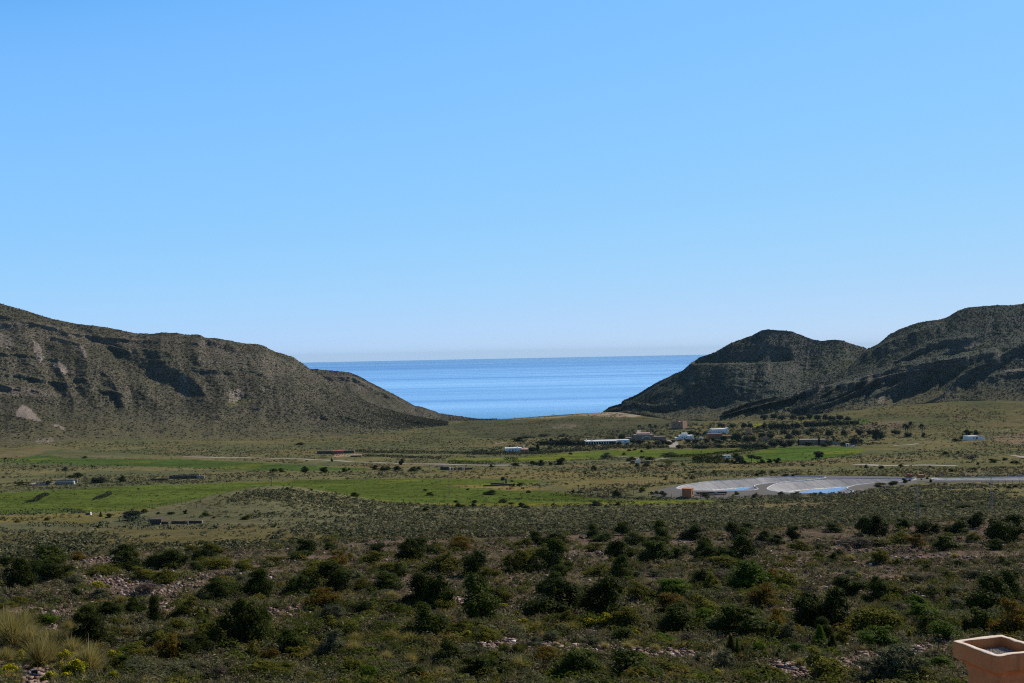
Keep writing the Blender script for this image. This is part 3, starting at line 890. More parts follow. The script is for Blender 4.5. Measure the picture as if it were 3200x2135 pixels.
# ------------------------------------------------------------------ reservoir
POND1 = [(2116, 1528), (2123, 1521), (2147, 1515), (2181, 1510), (2215, 1505), (2266, 1501), (2317, 1498), (2360, 1495), (2406, 1491.5), (2498, 1489.5), (2567, 1489.5), (2580, 1492.5), (2555, 1497), (2486, 1504),
         (2417, 1509), (2372, 1514), (2356, 1520), (2369, 1527), (2353, 1532), (2302, 1534), (2217, 1534), (2150, 1533)]
POND2 = [(2398, 1526), (2420, 1514), (2459, 1506.5), (2521, 1502), (2590, 1497.5), (2659, 1495.5), (2718, 1494.5), (2797, 1494), (2849, 1495), (2861, 1498), (2826, 1505), (2728, 1510.5), (2672, 1517), (2646, 1526),
         (2667, 1535), (2643, 1540), (2567, 1541.5), (2498, 1541), (2429, 1538), (2402, 1532)]
POND3 = [(2912, 1497), (2930, 1493), (3000, 1492), (3120, 1491), (3262, 1490.5), (3262, 1500), (3120, 1500), (2990, 1501), (2935, 1501)]
PONDS = [[on_level(*q) for q in P] for P in (POND1, POND2, POND3)]


def smooth_closed(pts, n=6):
    out = []
    m = len(pts)
    for i in range(m):
        p0, p1, p2, p3 = (np.array(pts[(i + k - 1) % m]) for k in range(4))
        for j in range(n):
            t = j / n
            out.append(tuple(0.5 * ((2 * p1) + (p2 - p0) * t + (2 * p0 - 5 * p1 + 4 * p2 - p3) * t * t + (3 * p1 - p0 - 3 * p2 + p3) * t ** 3)))
    return out


PONDS = [smooth_closed(P, 4) for P in PONDS]


def build_reservoir():
    ax = [p[0] for p in APRON]; ay = [p[1] for p in APRON]
    step = 0.55
    gx = np.arange(min(ax) - 4, max(ax) + 4, step); gy = np.arange(min(ay) - 4, max(ay) + 4, step)
    X, Y = np.meshgrid(gx, gy)
    ina = in_poly(X, Y, APRON); da = seg_dist(X, Y, APRON)
    Z = RES_Z + 0.10 * fbm(X / 9, Y / 9, 5, 3) - 0.25 * np.clip(2 - da, 0, 2) * ina - np.where(ina, 0, 0.5 + np.clip(da, 0, 6) * 0.5)
    pid = np.full(X.shape, -1); dep = np.zeros(X.shape); dd = np.full(X.shape, 99.0)
    for k, P in enumerate(PONDS):
        bx = [q[0] for q in P]; by = [q[1] for q in P]
        sel = (X > min(bx) - 3) & (X < max(bx) + 3) & (Y > min(by) - 3) & (Y < max(by) + 3)
        i_ = np.zeros(X.shape, bool); i_[sel] = in_poly(X[sel], Y[sel], P)
        d_ = np.full(X.shape, 99.0); d_[sel] = seg_dist(X[sel], Y[sel], P)
        pid[i_] = k
        dd = np.minimum(dd, d_)
        depth = 3.3 if k < 2 else 3.0
        sl = 0.46
        zi = RES_Z - np.minimum(d_ * sl, depth) + 0.05 * fbm(X / 2.5, Y / 2.5, 9, 2)
        Z = np.where(i_, zi, Z)
        dep = np.where(i_, d_ * sl / depth, dep)
    silt = sstep(0.98, 1.12, dep); toe = np.exp(-((dep - 1.0) / 0.12) ** 2)
    nr, nc = X.shape
    idx = np.arange(nr * nc).reshape(nr, nc)
    q = np.stack([idx[:-1, :-1], idx[:-1, 1:], idx[1:, 1:], idx[1:, :-1]], -1).reshape(-1, 4)
    fp = np.max(np.stack([pid[:-1, :-1], pid[:-1, 1:], pid[1:, 1:], pid[1:, :-1]]), 0).ravel()
    near = (ina | (da < 5.5))
    fn = (near[:-1, :-1] & near[1:, 1:] & near[:-1, 1:] & near[1:, :-1]).ravel()
    V = np.stack([X, Y, Z], -1).reshape(-1, 3)
    Cc = np.stack([silt, toe * 0.95, silt * 0], -1).reshape(-1, 3)

    def sub(name, sel, mat):
        qq = q[sel]; used = np.unique(qq); rm = np.full(len(V), -1, np.int32); rm[used] = np.arange(len(used))
        return mesh_from(name, V[used], rm[qq], mat, Cc[used], smooth=True)
    kind(ob('gravel_apron', sub('gravel_apron', (fp < 0) & fn, MAT['gravel_grey'])), 'structure', 'grey gravel apron round the lined reservoirs')
    labels = ['grey lined reservoir basin directly behind the orange pump house', 'grey lined reservoir basin with the widest pool and long curved bank', 'narrow lined reservoir basin cut off by the edge of the photo']
    water_px = [[(2258, 1532.5), (2290, 1528), (2345, 1523), (2349, 1524), (2325, 1531), (2318, 1534)], [(2492, 1540), (2540, 1531), (2600, 1526), (2648, 1522), (2640, 1528), (2612, 1541)], None]
    for k, P in enumerate(PONDS):
        cx = sum(p[0] for p in P) / len(P); cy = sum(p[1] for p in P) / len(P)
        root = ob('reservoir', None, loc=(cx, cy, RES_Z))
        tag(root, labels[k], 'reservoir', 'lined reservoir basins on the plain')
        ln = ob('liner', sub('liner', fp == k, MAT['liner']), root); ln.location = (-cx, -cy, -RES_Z)
        # pale welded edge along the top of the liner
        b = MB(); n = len(P)
        for i in range(n):
            (x0, y0), (x1, y1) = P[i], P[(i + 1) % n]
            if math.hypot(x1 - x0, y1 - y0) > 1e-3:
                b.tube((x0 - cx, y0 - cy, 0.06), (x1 - cx, y1 - cy, 0.06), 0.13, 0.13, 5)
        ob('rim', b.mesh('rim', MAT['white']), root)
        if water_px[k]:
            zb = RES_Z - 3.3 + 0.14
            W = [on_level(a, c, zb) for a, c in water_px[k]]
            # carry the pool on to the hidden near bank
            b = MB(); pts = [(x - cx, y - cy) for x, y in smooth_closed(W, 3)]
            b.prism(pts, zb - RES_Z - 0.35, zb - RES_Z)
            ob('water', b.mesh('water', MAT['pond']), root)


build_reservoir()


# ------------------------------------------------------------------ roads and paths
def strip(name, pxs, width, mat, label, lift=0.22, kindv='structure', ymin=30):
    P = [hit(a, b, ymin) for a, b in pxs]
    pts = []
    for i in range(len(P) - 1):
        n = max(2, int((P[i + 1] - P[i]).length / 4))
        for k in range(n):
            q = P[i].lerp(P[i + 1], k / n); pts.append((q.x, q.y))
    pts.append((P[-1].x, P[-1].y))
    pts = np.array(pts)
    if len(pts) > 8:
        k = np.ones(7) / 7
        pts = np.stack([np.convolve(np.pad(pts[:, j], 3, mode='edge'), k, mode='valid') for j in (0, 1)], 1)
    t = np.gradient(pts, axis=0); t /= np.linalg.norm(t, axis=1)[:, None] + 1e-9
    nrm = np.stack([-t[:, 1], t[:, 0]], 1)
    wv = width * (1 + 0.25 * fbm(np.arange(len(pts)) / 6.0, np.zeros(len(pts)), 3, 2))
    rows = []
    for o_ in (-0.5, -0.17, 0.17, 0.5):
        q = pts + nrm * (o_ * wv)[:, None]
        rows.append(np.stack([q[:, 0], q[:, 1], gz(q[:, 0], q[:, 1]) + lift * (1 if abs(o_) < 0.4 else 0.6)], 1))
    V = np.stack(rows, 1); n, m = V.shape[:2]
    idx = np.arange(n * m).reshape(n, m)
    qd = np.stack([idx[:-1, :-1], idx[1:, :-1], idx[1:, 1:], idx[:-1, 1:]], -1).reshape(-1, 4)
    o = ob(name, mesh_from(name, V.reshape(-1, 3), qd, mat, smooth=True))
    kind(o, kindv, label)
    ROADS.append((pts, width))
    return o


ROADS = []
strip('dirt_road', [(560, 1428.5), (640, 1430), (800, 1431.5), (905, 1434), (1000, 1438), (1130, 1444.5), (1300, 1451), (1500, 1454), (1600, 1454.3), (1710, 1453)], 6.5, MAT['dirt_road'], 'pale dirt road crossing the valley plain')
strip('dirt_road', [(2655, 1452), (2720, 1454.5), (2800, 1455.5), (2950, 1455.5), (3010, 1457)], 7.0, MAT['dirt_road'], 'pale straight track above the reservoirs')
strip('path', [(2076, 1377), (2090, 1379), (2098, 1384), (2104, 1390), (2107, 1396), (2112, 1400)], 11.0, MAT['dirt_road'], 'bright driveway below the white cubic house')
strip('path', [(2080, 1379), (2100, 1376)], 6.0, MAT['dirt_road'], 'short end of the bright driveway')
strip('path', [(1905, 1449), (1940, 1447.5), (1972, 1447)], 4.0, MAT['dirt_road'], 'pale track to the small ruin')
strip('path', [(1925, 1426), (1960, 1428.5), (2010, 1431.5)], 3.2, MAT['dirt_road'], 'pale track along the field edge')
strip('path', [(2045, 1437), (2065, 1434.5), (2090, 1432)], 4.0, MAT['dirt_road'], 'pale track beside the grey bush')
strip('path', [(1990, 1361), (1996, 1354), (1998, 1345)], 5.0, MAT['dirt_road'], 'pale track climbing behind the vaulted house')
strip('path', [(3160, 1423), (3180, 1426), (3200, 1430), (3240, 1434)], 4.5, MAT['dirt_road'], 'pale track at the edge of the plain')
strip('path', [(2790, 1393.5), (2830, 1391), (2870, 1387)], 4.0, MAT['dirt_road'], 'pale track below the palms')
strip('path', [(255, 1429), (330, 1429.5), (400, 1429.5)], 2.0, MAT['dirt_road'], 'thin track above the far green field')


# ------------------------------------------------------------------ buildings
def house(name, label, px, py, wpx, hpx, depth, mat, cat='house', yaw=0.0, roof=None, parapet=0.35, wins=(), door=None, base=0.8, group=None):
    """A flat-roofed block seen between photo columns; wins are (u, v, w, h) fractions of the front."""
    P = hit(px, py, 60)
    s = P.y / FPX
    w = wpx * s; h = hpx * s
    root = ob(name, None, loc=(P.x, P.y, P.z), rz=yaw)
    tag(root, label, cat, group)
    b = MB()
    b.box(-w / 2, w / 2, 0, depth, -base, h - parapet)
    t = 0.3
    z0, z1 = h - parapet, h
    b.box(-w / 2, w / 2, 0, t, z0, z1); b.box(-w / 2, w / 2, depth - t, depth, z0, z1)
    b.box(-w / 2, -w / 2 + t, t, depth - t, z0, z1); b.box(w / 2 - t, w / 2, t, depth - t, z0, z1)
    ob('wall', b.mesh('wall', mat), root)
    b = MB(); b.box(-w / 2 + t, w / 2 - t, t, depth - t, z0 + 0.02, z0 + 0.10)
    ob('roof', b.mesh('roof', roof or mat), root)
    for (u_, v_, ww, hh) in wins:
        x = -w / 2 + u_ * w
        b = MB(); b.box(x - ww / 2, x + ww / 2, -0.06, 0.05, v_ * h - hh / 2, v_ * h + hh / 2)
        o = ob('window', b.mesh('window', MAT['blueglass']), root)
        b = MB(); b.box(x - ww / 2 - 0.08, x + ww / 2 + 0.08, -0.16, 0.02, v_ * h - hh / 2 - 0.14, v_ * h - hh / 2 - 0.02)
        ob('sill', b.mesh('sill', mat), o)
    if door:
        u_, ww, hh = door
        x = -w / 2 + u_ * w
        b = MB(); b.box(x - ww / 2, x + ww / 2, -0.07, 0.05, 0, hh)
        ob('door', b.mesh('door', MAT['wood']), root)
    return root, w, h, s


def extra(root, name, mat, x0, x1, y0, y1, z0, z1):
    b = MB(); b.box(x0, x1, y0, y1, z0, z1)
    return ob(name, b.mesh(name, mat), root)


# tower
P = hit(2123, 1341, 60)
s = P.y / FPX
rt = ob('stone_tower', None, loc=(P.x, P.y, P.z), rz=math.radians(-30)); tag(rt, 'ruined square brown stone tower with a broken top beyond the houses', 'tower')
tw, th = 15.5, 26 * s
b = MB()
b.box(-tw / 2, tw / 2, -tw / 2, tw / 2, -2, th - 1.0)
for i in range(8):
    for (ax_, sg) in ((0, 1), (0, -1), (1, 1), (1, -1)):
        hh = random.uniform(0.1, 1.2)
        a0 = -tw / 2 + i * tw / 8; a1 = a0 + tw / 8
        if ax_ == 0:
            b.box(a0, a1, *(sorted((sg * tw / 2, sg * (tw / 2 - 1.1)))), th - 1.0, th - 1.0 + hh)
        elif 0 < i < 7:
            b.box(*(sorted((sg * tw / 2, sg * (tw / 2 - 1.1)))), a0, a1, th - 1.0, th - 1.0 + hh)
ob('wall', b.mesh('wall', plain_mat('tower_stone', (0.34, 0.20, 0.135), 0.95, 0.35, 0.5)), rt)
b = MB(); b.box(-tw / 2 - 0.5, tw / 2 + 0.5, -tw / 2 - 0.5, tw / 2 + 0.5, -2.2, 1.6)
ob('plinth', b.mesh('plinth', MAT['greystone']), rt)
for q in (-3.5, 3.0):
    b = MB(); b.box(q - 0.5, q + 0.5, -tw / 2 - 0.06, -tw / 2 + 0.1, 5.6, 7.0)
    ob('window', b.mesh('window', MAT['dark']), rt)
P = hit(2157, 1342, 60)
rt = ob('stone_wall', None, loc=P); tag(rt, 'low ruined stone wall beside the foot of the tower', 'wall')
b = MB()
for i in range(7):
    b.box(-6 + i * 1.75, -6 + (i + 1) * 1.75, 0, 1.0, -0.6, random.uniform(1.2, 2.4))
ob('wall', b.mesh('wall', MAT['brown']), rt)

# long white porch house
rt, w, h, s = house('porch_house', 'long low white house with a pillared porch behind dark trees', 1898, 1388, 140, 12, 9, MAT['white'], yaw=math.radians(2), wins=[(0.80, 0.5, 1.0, 1.1), (0.90, 0.5, 1.0, 1.1)], parapet=0.3)
b = MB(); b.box(-w / 2, w * 0.2, -4.6, -0.05, h - 0.9, h - 0.25)
ob('porch_roof', b.mesh('porch_roof', MAT['white']), rt)
for i in range(13):
    x = -w / 2 + 0.4 + i * (w * 0.7 - 0.8) / 12
    b = MB(); b.box(x - 0.3, x + 0.3, -4.4, -3.8, -0.6, h - 0.9)
    ob('pillar', b.mesh('pillar', MAT['white']), rt)
b = MB(); b.box(-w / 2 + 0.6, w * 0.2 - 0.5, -0.35, -0.05, 0.1, h - 1.0)  # dark sheet along the whole back wall stands in for the porch's shade
ob('porch_shade', b.mesh('porch_shade', MAT['dark']), rt)
extra(rt, 'chimney', MAT['white'], -w / 2 + 1.2, -w / 2 + 2.4, 3, 4.2, h - 0.2, h + 1.5)

# white house near the hedge
rt, w, h, s = house('white_house', 'low white house with a terracotta annex and two small chimneys', 1604, 1411.5, 52, 11, 10, MAT['white'], wins=[(0.3, 0.5, 1.0, 1.0), (0.65, 0.5, 1.0, 1.0)], door=(0.48, 1.1, 2.1))
extra(rt, 'chimney', MAT['white'], w * 0.22, w * 0.22 + 0.9, 4, 5, h - 0.3, h + 1.1)
extra(rt, 'chimney', MAT['white'], w * 0.62, w * 0.62 + 0.9, 5, 6, h - 0.9, h + 1.6)
b = MB(); b.box(w / 2 + 0.02, w / 2 + 7, 1.5, 9, -0.6, h - 0.9)
ob('annex', b.mesh('annex', MAT['pink']), rt)
b = MB(); b.box(w / 2 - 1, w / 2 + 11, -1.2, 1.4, -0.6, h * 0.55)
ob('terrace', b.mesh('terrace', plain_mat('terracotta_tile', (0.45, 0.22, 0.14), 0.85, 0.15, 1.0)), rt)

# vaulted tan house
rt, w, h, s = house('vaulted_house', 'tan brown house with a pale barrel vault roof and an arched white front', 2013, 1376, 60, 17, 14, MAT['brown'], wins=[(0.2, 0.45, 1.0, 1.2)], parapet=0.2)
b = MB(); n = 12
r = 3.4
for i in range(n):
    a0 = math.pi * i / n; a1 = math.pi * (i + 1) / n
    x0, x1 = -w * 0.32, w * 0.34
    b.add([(x0, 7 - r * math.cos(a0), h - 0.1 + r * 0.62 * math.sin(a0)), (x1, 7 - r * math.cos(a0), h - 0.1 + r * 0.62 * math.sin(a0)), (x1, 7 - r * math.cos(a1), h - 0.1 + r * 0.62 * math.sin(a1)), (x0, 7 - r * math.cos(a1), h - 0.1 + r * 0.62 * math.sin(a1))], [(0, 1, 2, 3)])
for x in (-w * 0.32, w * 0.34):
    b.add([(x, 7 - r * math.cos(math.pi * i / n), h - 0.1 + r * 0.62 * math.sin(math.pi * i / n)) for i in range(n + 1)], [tuple(range(n + 1))])
ob('roof', b.mesh('roof', MAT['pink']), rt)
b = MB()
for i in range(10):
    a0 = math.pi * i / 10; a1 = math.pi * (i + 1) / 10
    f_ = lambda a, rr: (2.5 - rr * math.cos(a), h * 0.28 + rr * 0.55 * math.sin(a))
    (xa, za), (xb, zb), (xc, zc), (xd, zd) = f_(a0, 4.6), f_(a1, 4.6), f_(a1, 3.9), f_(a0, 3.9)
    b.add([(xa, -1.6, za), (xb, -1.6, zb), (xc, -1.6, zc), (xd, -1.6, zd), (xa, -0.05, za), (xb, -0.05, zb), (xc, -0.05, zc), (xd, -0.05, zd)],
          [(0, 3, 2, 1), (4, 5, 6, 7), (0, 1, 5, 4), (2, 3, 7, 6), (0, 4, 7, 3), (1, 2, 6, 5)])
ob('arch', b.mesh('arch', MAT['white']), rt)
extra(rt, 'wing', MAT['brown'], w / 2 + 0.02, w / 2 + 13, 1, 9, -0.8, h * 0.62)
extra(rt, 'wing', MAT['brown'], -w / 2 - 9, -w / 2 - 0.02, 2, 9, -0.8, h * 0.5)

# white cubic house
rt, w, h, s = house('cubic_house', 'white cubic house with a small upper storey above the bright driveway', 2146, 1374, 44, 13, 10, MAT['white'], wins=[(0.2, 0.55, 1.1, 1.1), (0.5, 0.55, 1.1, 1.1), (0.8, 0.55, 1.1, 1.1)], door=(0.36, 1.2, 2.2))
extra(rt, 'upper_storey', MAT['white'], -w * 0.28, w * 0.1, 3, 9, h - 0.3, h + 2.2)
extra(rt, 'terrace', MAT['white'], -w / 2 - 4.6, -w / 2 - 0.02, 0.5, 7, -0.8, h * 0.55)
# white barn
rt, w, h, s = house('white_barn', 'white barn with a row of tiny windows above the terracotta house', 2250, 1354, 51, 13, 11, MAT['white'], yaw=math.radians(6), wins=[(0.12 + 0.155 * i, 0.42, 0.55, 0.8) for i in range(6)], parapet=0.15)
extra(rt, 'gable', MAT['white'], w / 2 + 0.02, w / 2 + 0.6, -0.3, 11.3, -0.6, h + 1.2)
# terracotta house
rt, w, h, s = house('terracotta_house', 'low red brown house below the white barn', 2235, 1373, 46, 17, 10, MAT['redwall'], wins=[(0.4, 0.5, 1.4, 1.6), (0.7, 0.5, 1.4, 1.6)], door=(0.55, 1.4, 2.3))
extra(rt, 'wing', MAT['redwall'], w / 2 + 0.02, w / 2 + 14, 2, 9, -0.8, h * 0.62)
extra(rt, 'terrace', MAT['concrete'], -w / 2 + 1, w / 2 + 4, -3.0, -0.1, -0.6, 0.5)
# water tank
P = hit(2191, 1374, 60)
rt = ob('water_tank', None, loc=P); tag(rt, 'round white water tank between the cubic house and the terracotta house', 'tank')
b = MB(); b.tube((0, 0, -0.4), (0, 0, 2.5), 2.3, 2.3, 20); ob('shell', b.mesh('shell', MAT['white']), rt)
b = MB(); b.tube((0, 0, 2.52), (0, 0, 3.1), 2.35, 0.4, 20); ob('lid', b.mesh('lid', MAT['concrete']), rt)
# ochre block
rt, w, h, s = house('ochre_tower', 'square ochre stone block house standing alone by the yellow meadow', 2340, 1358, 19, 18, 7, MAT['ochre'], cat='tower', yaw=math.radians(-14), parapet=0.5, wins=[(0.3, 0.55, 0.7, 1.0)])
P = hit(2348, 1359, 60)
rt, w, h, s = house('stone_hut', 'small dark stone hut among trees behind the umbrella pines', 2393, 1380, 13, 14, 5, MAT['brown'], cat='hut', door=(0.5, 1.0, 1.9))
# walled farmhouse with cypresses
rt, w, h, s = house('walled_farmhouse', 'long dark brown farmhouse wall behind the cypress trees', 2544, 1391, 84, 17, 12, MAT['brown'], yaw=math.radians(-3), wins=[(0.25, 0.5, 1.1, 1.2), (0.6, 0.5, 1.1, 1.2)])
b = MB(); x0 = w / 2 + 0.02
b.add([(x0, 0, -1), (x0 + 16, 0, -1.5), (x0 + 16, 0.6, -1.5), (x0, 0.6, -1), (x0, 0, h * 0.8), (x0 + 16, 0, h * 0.25), (x0 + 16, 0.6, h * 0.25), (x0, 0.6, h * 0.8)], [(0, 1, 5, 4), (1, 2, 6, 5), (2, 3, 7, 6), (3, 0, 4, 7), (4, 5, 6, 7), (0, 3, 2, 1)])
ob('garden_wall', b.mesh('garden_wall', MAT['concrete']), rt)
P = hit(2649, 1396, 60)
rt = ob('gateway', None, loc=P); tag(rt, 'small white arched gateway below the farmhouse garden wall', 'gate')
for x in (-1.1, 1.1):
    b = MB(); b.box(x - 0.35, x + 0.35, 0, 0.7, -0.5, 2.1); ob('pillar', b.mesh('pillar', MAT['white']), rt)
b = MB(); b.box(-1.6, 1.6, -0.05, 0.75, 2.1, 2.7); ob('lintel', b.mesh('lintel', MAT['white']), rt)
# right farmhouse
rt, w, h, s = house('white_farmhouse', 'white farmhouse with a side terrace standing alone below the rocky rise', 3042, 1376.5, 37, 13.5, 9, MAT['white'], wins=[(0.55, 0.55, 1.0, 1.3), (0.80, 0.5, 1.7, 1.7)], parapet=0.3, yaw=math.radians(4))
extra(rt, 'chimney', MAT['white'], -w / 2 + 0.3, -w / 2 + 1.1, 2, 2.8, h - 0.2, h + 0.9)
extra(rt, 'terrace', MAT['white'], w / 2 + 0.02, w / 2 + 5.6, 0, 6, -0.8, h * 0.72)
b = MB(); b.box(w / 2 + 0.3, w / 2 + 5.9, -0.3, 6.2, h * 0.86, h * 0.92)
ob('pergola', b.mesh('pergola', MAT['wood']), rt)
extra(rt, 'pillar', MAT['white'], w / 2 + 5.2, w / 2 + 5.6, -0.2, 0.2, h * 0.72 + 0.01, h * 0.86)
# red walled yard building
rt, w, h, s = house('red_building', 'red walled farm building with dark sheds on a bare pink yard', 1056, 1418.5, 36, 9.5, 8, MAT['redwall'], wins=[(0.5, 0.62, 6.0, 0.8)], parapet=0.2)
extra(rt, 'shed', MAT['darkwall'], -w / 2 - 13.5, -w / 2 - 0.03, -1.5, 7, -0.8, h * 1.05)
extra(rt, 'shed', MAT['darkwall'], w / 2 + 0.03, w / 2 + 9.5, 0.2, 7, -0.8, h * 1.0)
P = hit(1112, 1428, 60)
rt = ob('low_shed', None, loc=P); tag(rt, 'low grey roofed shed on the near side of the bare pink yard', 'shed')
b = MB(); b.box(-4.6, 4.6, 0, 3.5, -0.5, 1.2); ob('wall', b.mesh('wall', MAT['darkwall']), rt)
b = MB(); b.box(-5.0, 5.0, -0.5, 4, 1.22, 1.5); ob('roof', b.mesh('roof', MAT['pink']), rt)


def ruin(name, label, px, py, parts, cat='ruin'):
    P = hit(px, py, 60); s = P.y / FPX
    rt = ob(name, None, loc=P); tag(rt, label, cat)
    for (nm, mt, x0, x1, d0, d1, hpx) in parts:
        b = MB(); x0 *= s; x1 *= s; n = max(2, int((x1 - x0) / 1.6)); h = hpx * s
        # broken top edge
        for i in range(n):
            k = h * random.uniform(0.78, 1.0)
            b.box(x0 + (x1 - x0) * i / n, x0 + (x1 - x0) * (i + 1) / n, d0, d1 + 0.02 * (i % 2), -0.7, k)
        ob(nm, b.mesh(nm, MAT[mt]), rt)
    return rt


ruin('ruined_farm', 'dark gabled ruin with broken pink walls beside the dirt road', 1428, 1470,
     [('wall', 'darkwall', -52, -25, 0, 6, 14), ('gable', 'white', -26, -20, 2, 3, 11), ('wall', 'pink', -16, -11, 1, 2, 9), ('wall', 'pink', -4, 1, 1, 2, 12), ('wall', 'brown', 8, 16, 2, 3, 9), ('wall', 'pink', 16, 24, 1, 2, 11), ('wall', 'darkwall', 24, 48, 3, 4, 6), ('wall', 'darkwall', -25, 8, 4.5, 5.5, 7)])
ruin('ruined_chapel', 'low dark stone ruin with one tall stump of wall in the green field', 1562, 1519,
     [('wall', 'darkwall', -52, 0, 0, 1, 5), ('wall', 'darkwall', 0, 40, 2, 3, 6), ('stump', 'greystone', 16, 22, 6, 7.5, 22), ('wall', 'darkwall', -30, 14, 7, 8, 6)])
ruin('roadside_ruin', 'small roofless ruin with one bright white wall on the pale track', 1992, 1448,
     [('wall', 'darkwall', -21, -8, 0, 3, 9), ('wall', 'white', -2, 7, 0.5, 2.5, 15), ('wall', 'greystone', 11, 38, 0, 1, 7), ('wall', 'pink', 9, 13, 2, 3, 10)])
ruin('roofless_barn', 'roofless long grey stone barn at the edge of the green field', 573, 1497,
     [('wall', 'darkwall', -44, 40, 0, 1, 11), ('gable', 'concrete', -50, -44, -1, 0, 6), ('wall', 'greystone', -44, 40, 7, 8, 12), ('gable', 'concrete', 41, 66, 0, 1, 11)])
ruin('stone_enclosure', 'low dark stone enclosure wall beside the roofless barn', 500, 1502, [('wall', 'darkwall', -30, 26, 0, 1, 7)])
ruin('fallen_cottage', 'dark tumbledown cottage walls at the foot of the knoll', 520, 1639,
     [('wall', 'darkwall', -52, -16, 0, 4, 17), ('wall', 'darkwall', -16, 8, 0.5, 1.3, 9), ('gate_post', 'concrete', -18, -16, -0.6, -0.2, 6), ('gate_post', 'concrete', 8, 10, -0.6, -0.2, 7), ('wall', 'darkwall', 12, 110, 1, 2, 9), ('wall', 'greystone', 60, 68, -0.4, 0.4, 10), ('wall', 'concrete', 108, 112, 0, 0.8, 12)])
ruin('field_wall', 'short grey wall ending in a white pillar below the green field', 277, 1610, [('wall', 'greystone', -10, 4, 0, 0.7, 8), ('pillar', 'white', 4.3, 6.6, -0.1, 0.8, 10)], 'wall')
ruin('storage_box', 'small dark red storage box behind the reservoir', 2845, 1492, [('wall', 'redwall', -7, 7, 0, 2, 11)], 'box')
ruin('storage_box', 'small bright orange storage box behind the reservoir', 2881, 1493, [('wall', 'orange', -8, 8, 0, 2, 11)], 'box')
# cistern by the palm
P = hit(165, 1515, 60); s = P.y / FPX
rt = ob('cistern', None, loc=P); tag(rt, 'long pale farm cistern with a sunken basin below the lone palm', 'cistern')
b = MB(); x0, x1 = -75 * s, -10 * s
b.box(x0, x1, 0, 0.5, -0.4, 0.55); b.box(x0, x1, 9.5, 10, -0.4, 0.6); b.box(x0, x0 + 0.5, 0.5, 9.5, -0.4, 0.55); b.box(x1 - 0.5, x1, 0.5, 9.5, -0.4, 0.55)
ob('basin', b.mesh('basin', MAT['concrete']), rt)
extra(rt, 'wall', MAT['concrete'], 10 * s, 62 * s, 0, 0.6, -0.5, 9 * s)
extra(rt, 'wall', MAT['concrete'], -8 * s, 58 * s, 9, 9.6, -0.5, 10 * s)
b = MB(); b.tube((63 * s, 1, -0.3), (63 * s, 1, 9.5 * s), 5 * s, 3.6 * s, 14)
ob('well_head', b.mesh('well_head', MAT['white']), rt)

# pump house and the tanks behind it
rt, w, h, s = house('pump_house', 'small orange brick pump house at the near edge of the reservoir', 2146, 1553.5, 30, 25, 3.6, MAT['orange'], cat='pump house', yaw=math.radians(-24), parapet=0.3)
b = MB(); b.box(-w / 2 - 0.15, w / 2 + 0.15, -0.15, 3.75, h + 0.01, h + 0.16); ob('cornice', b.mesh('cornice', MAT['orange']), rt)
b = MB(); b.box(w / 2 - 0.03, w / 2 + 0.06, 1.3, 2.3, 0.9, 2.6); ob('door', b.mesh('door', MAT['dark']), rt)
P = hit(2226, 1547, 60); s = P.y / FPX
rt = ob('pipe_shelter', None, loc=P); tag(rt, 'long dark flat shelter over pipes next to the pump house', 'shelter')
b = MB(); b.box(-48 * s, 46 * s, 0, 3, 0.55, 9.2 * s); ob('roof', b.mesh('roof', plain_mat('rusty_sheet', (0.075, 0.055, 0.05), 0.8, 0.2, 1.0)), rt)
for q in (-44, -15, 15, 42):
    extra(rt, 'post', MAT['darksteel'], q * s - 0.1, q * s + 0.1, 0.2, 0.4, -0.7, 0.55)
extra(rt, 'control_box', MAT['steel'], 6 * s, 15 * s, -0.6, -0.05, 0.4, 9.8 * s)
# white trailer behind the hedge
rt, w, h, s = house('caravan', 'white caravan half hidden behind the long dark hedge', 2270, 1434, 30, 11, 3, MAT['white'], cat='caravan', wins=[(0.35, 0.6, 1.4, 0.8), (0.75, 0.6, 1.0, 0.8)], parapet=0.05, base=-0.4)
for x in (-2.4, 2.4):
    b = MB(); b.tube((x, -0.02, 0.35), (x, 0.2, 0.35), 0.38, 0.38, 12); ob('wheel', b.mesh('wheel', MAT['rubber']), rt)
# car
P = hit(2668, 1397, 60)
rt = ob('parked_car', None, loc=P, rz=0.5); tag(rt, 'small white car parked near the arched gateway', 'car')
b = MB(); b.prism([(-2.1, 0), (2.1, 0), (2.1, 0.45), (1.0, 0.55), (0.45, 1.05), (-1.3, 1.1), (-1.9, 0.6), (-2.1, 0.5)], -0.85, 0.85)
b.v = [(x, z, y + 0.35) for x, y, z in b.v]
ob('body', b.mesh('body', MAT['carpaint']), rt)
b = MB(); b.box(-1.1, 0.3, -0.87, 0.87, 0.95, 1.3); ob('window', b.mesh('window', MAT['dark']), rt)
for x in (-1.3, 1.3):
    for y in (-0.8, 0.8):
        b = MB(); b.tube((x, y - 0.1, 0.33), (x, y + 0.1, 0.33), 0.33, 0.33, 12); ob('wheel', b.mesh('wheel', MAT['rubber']), rt)


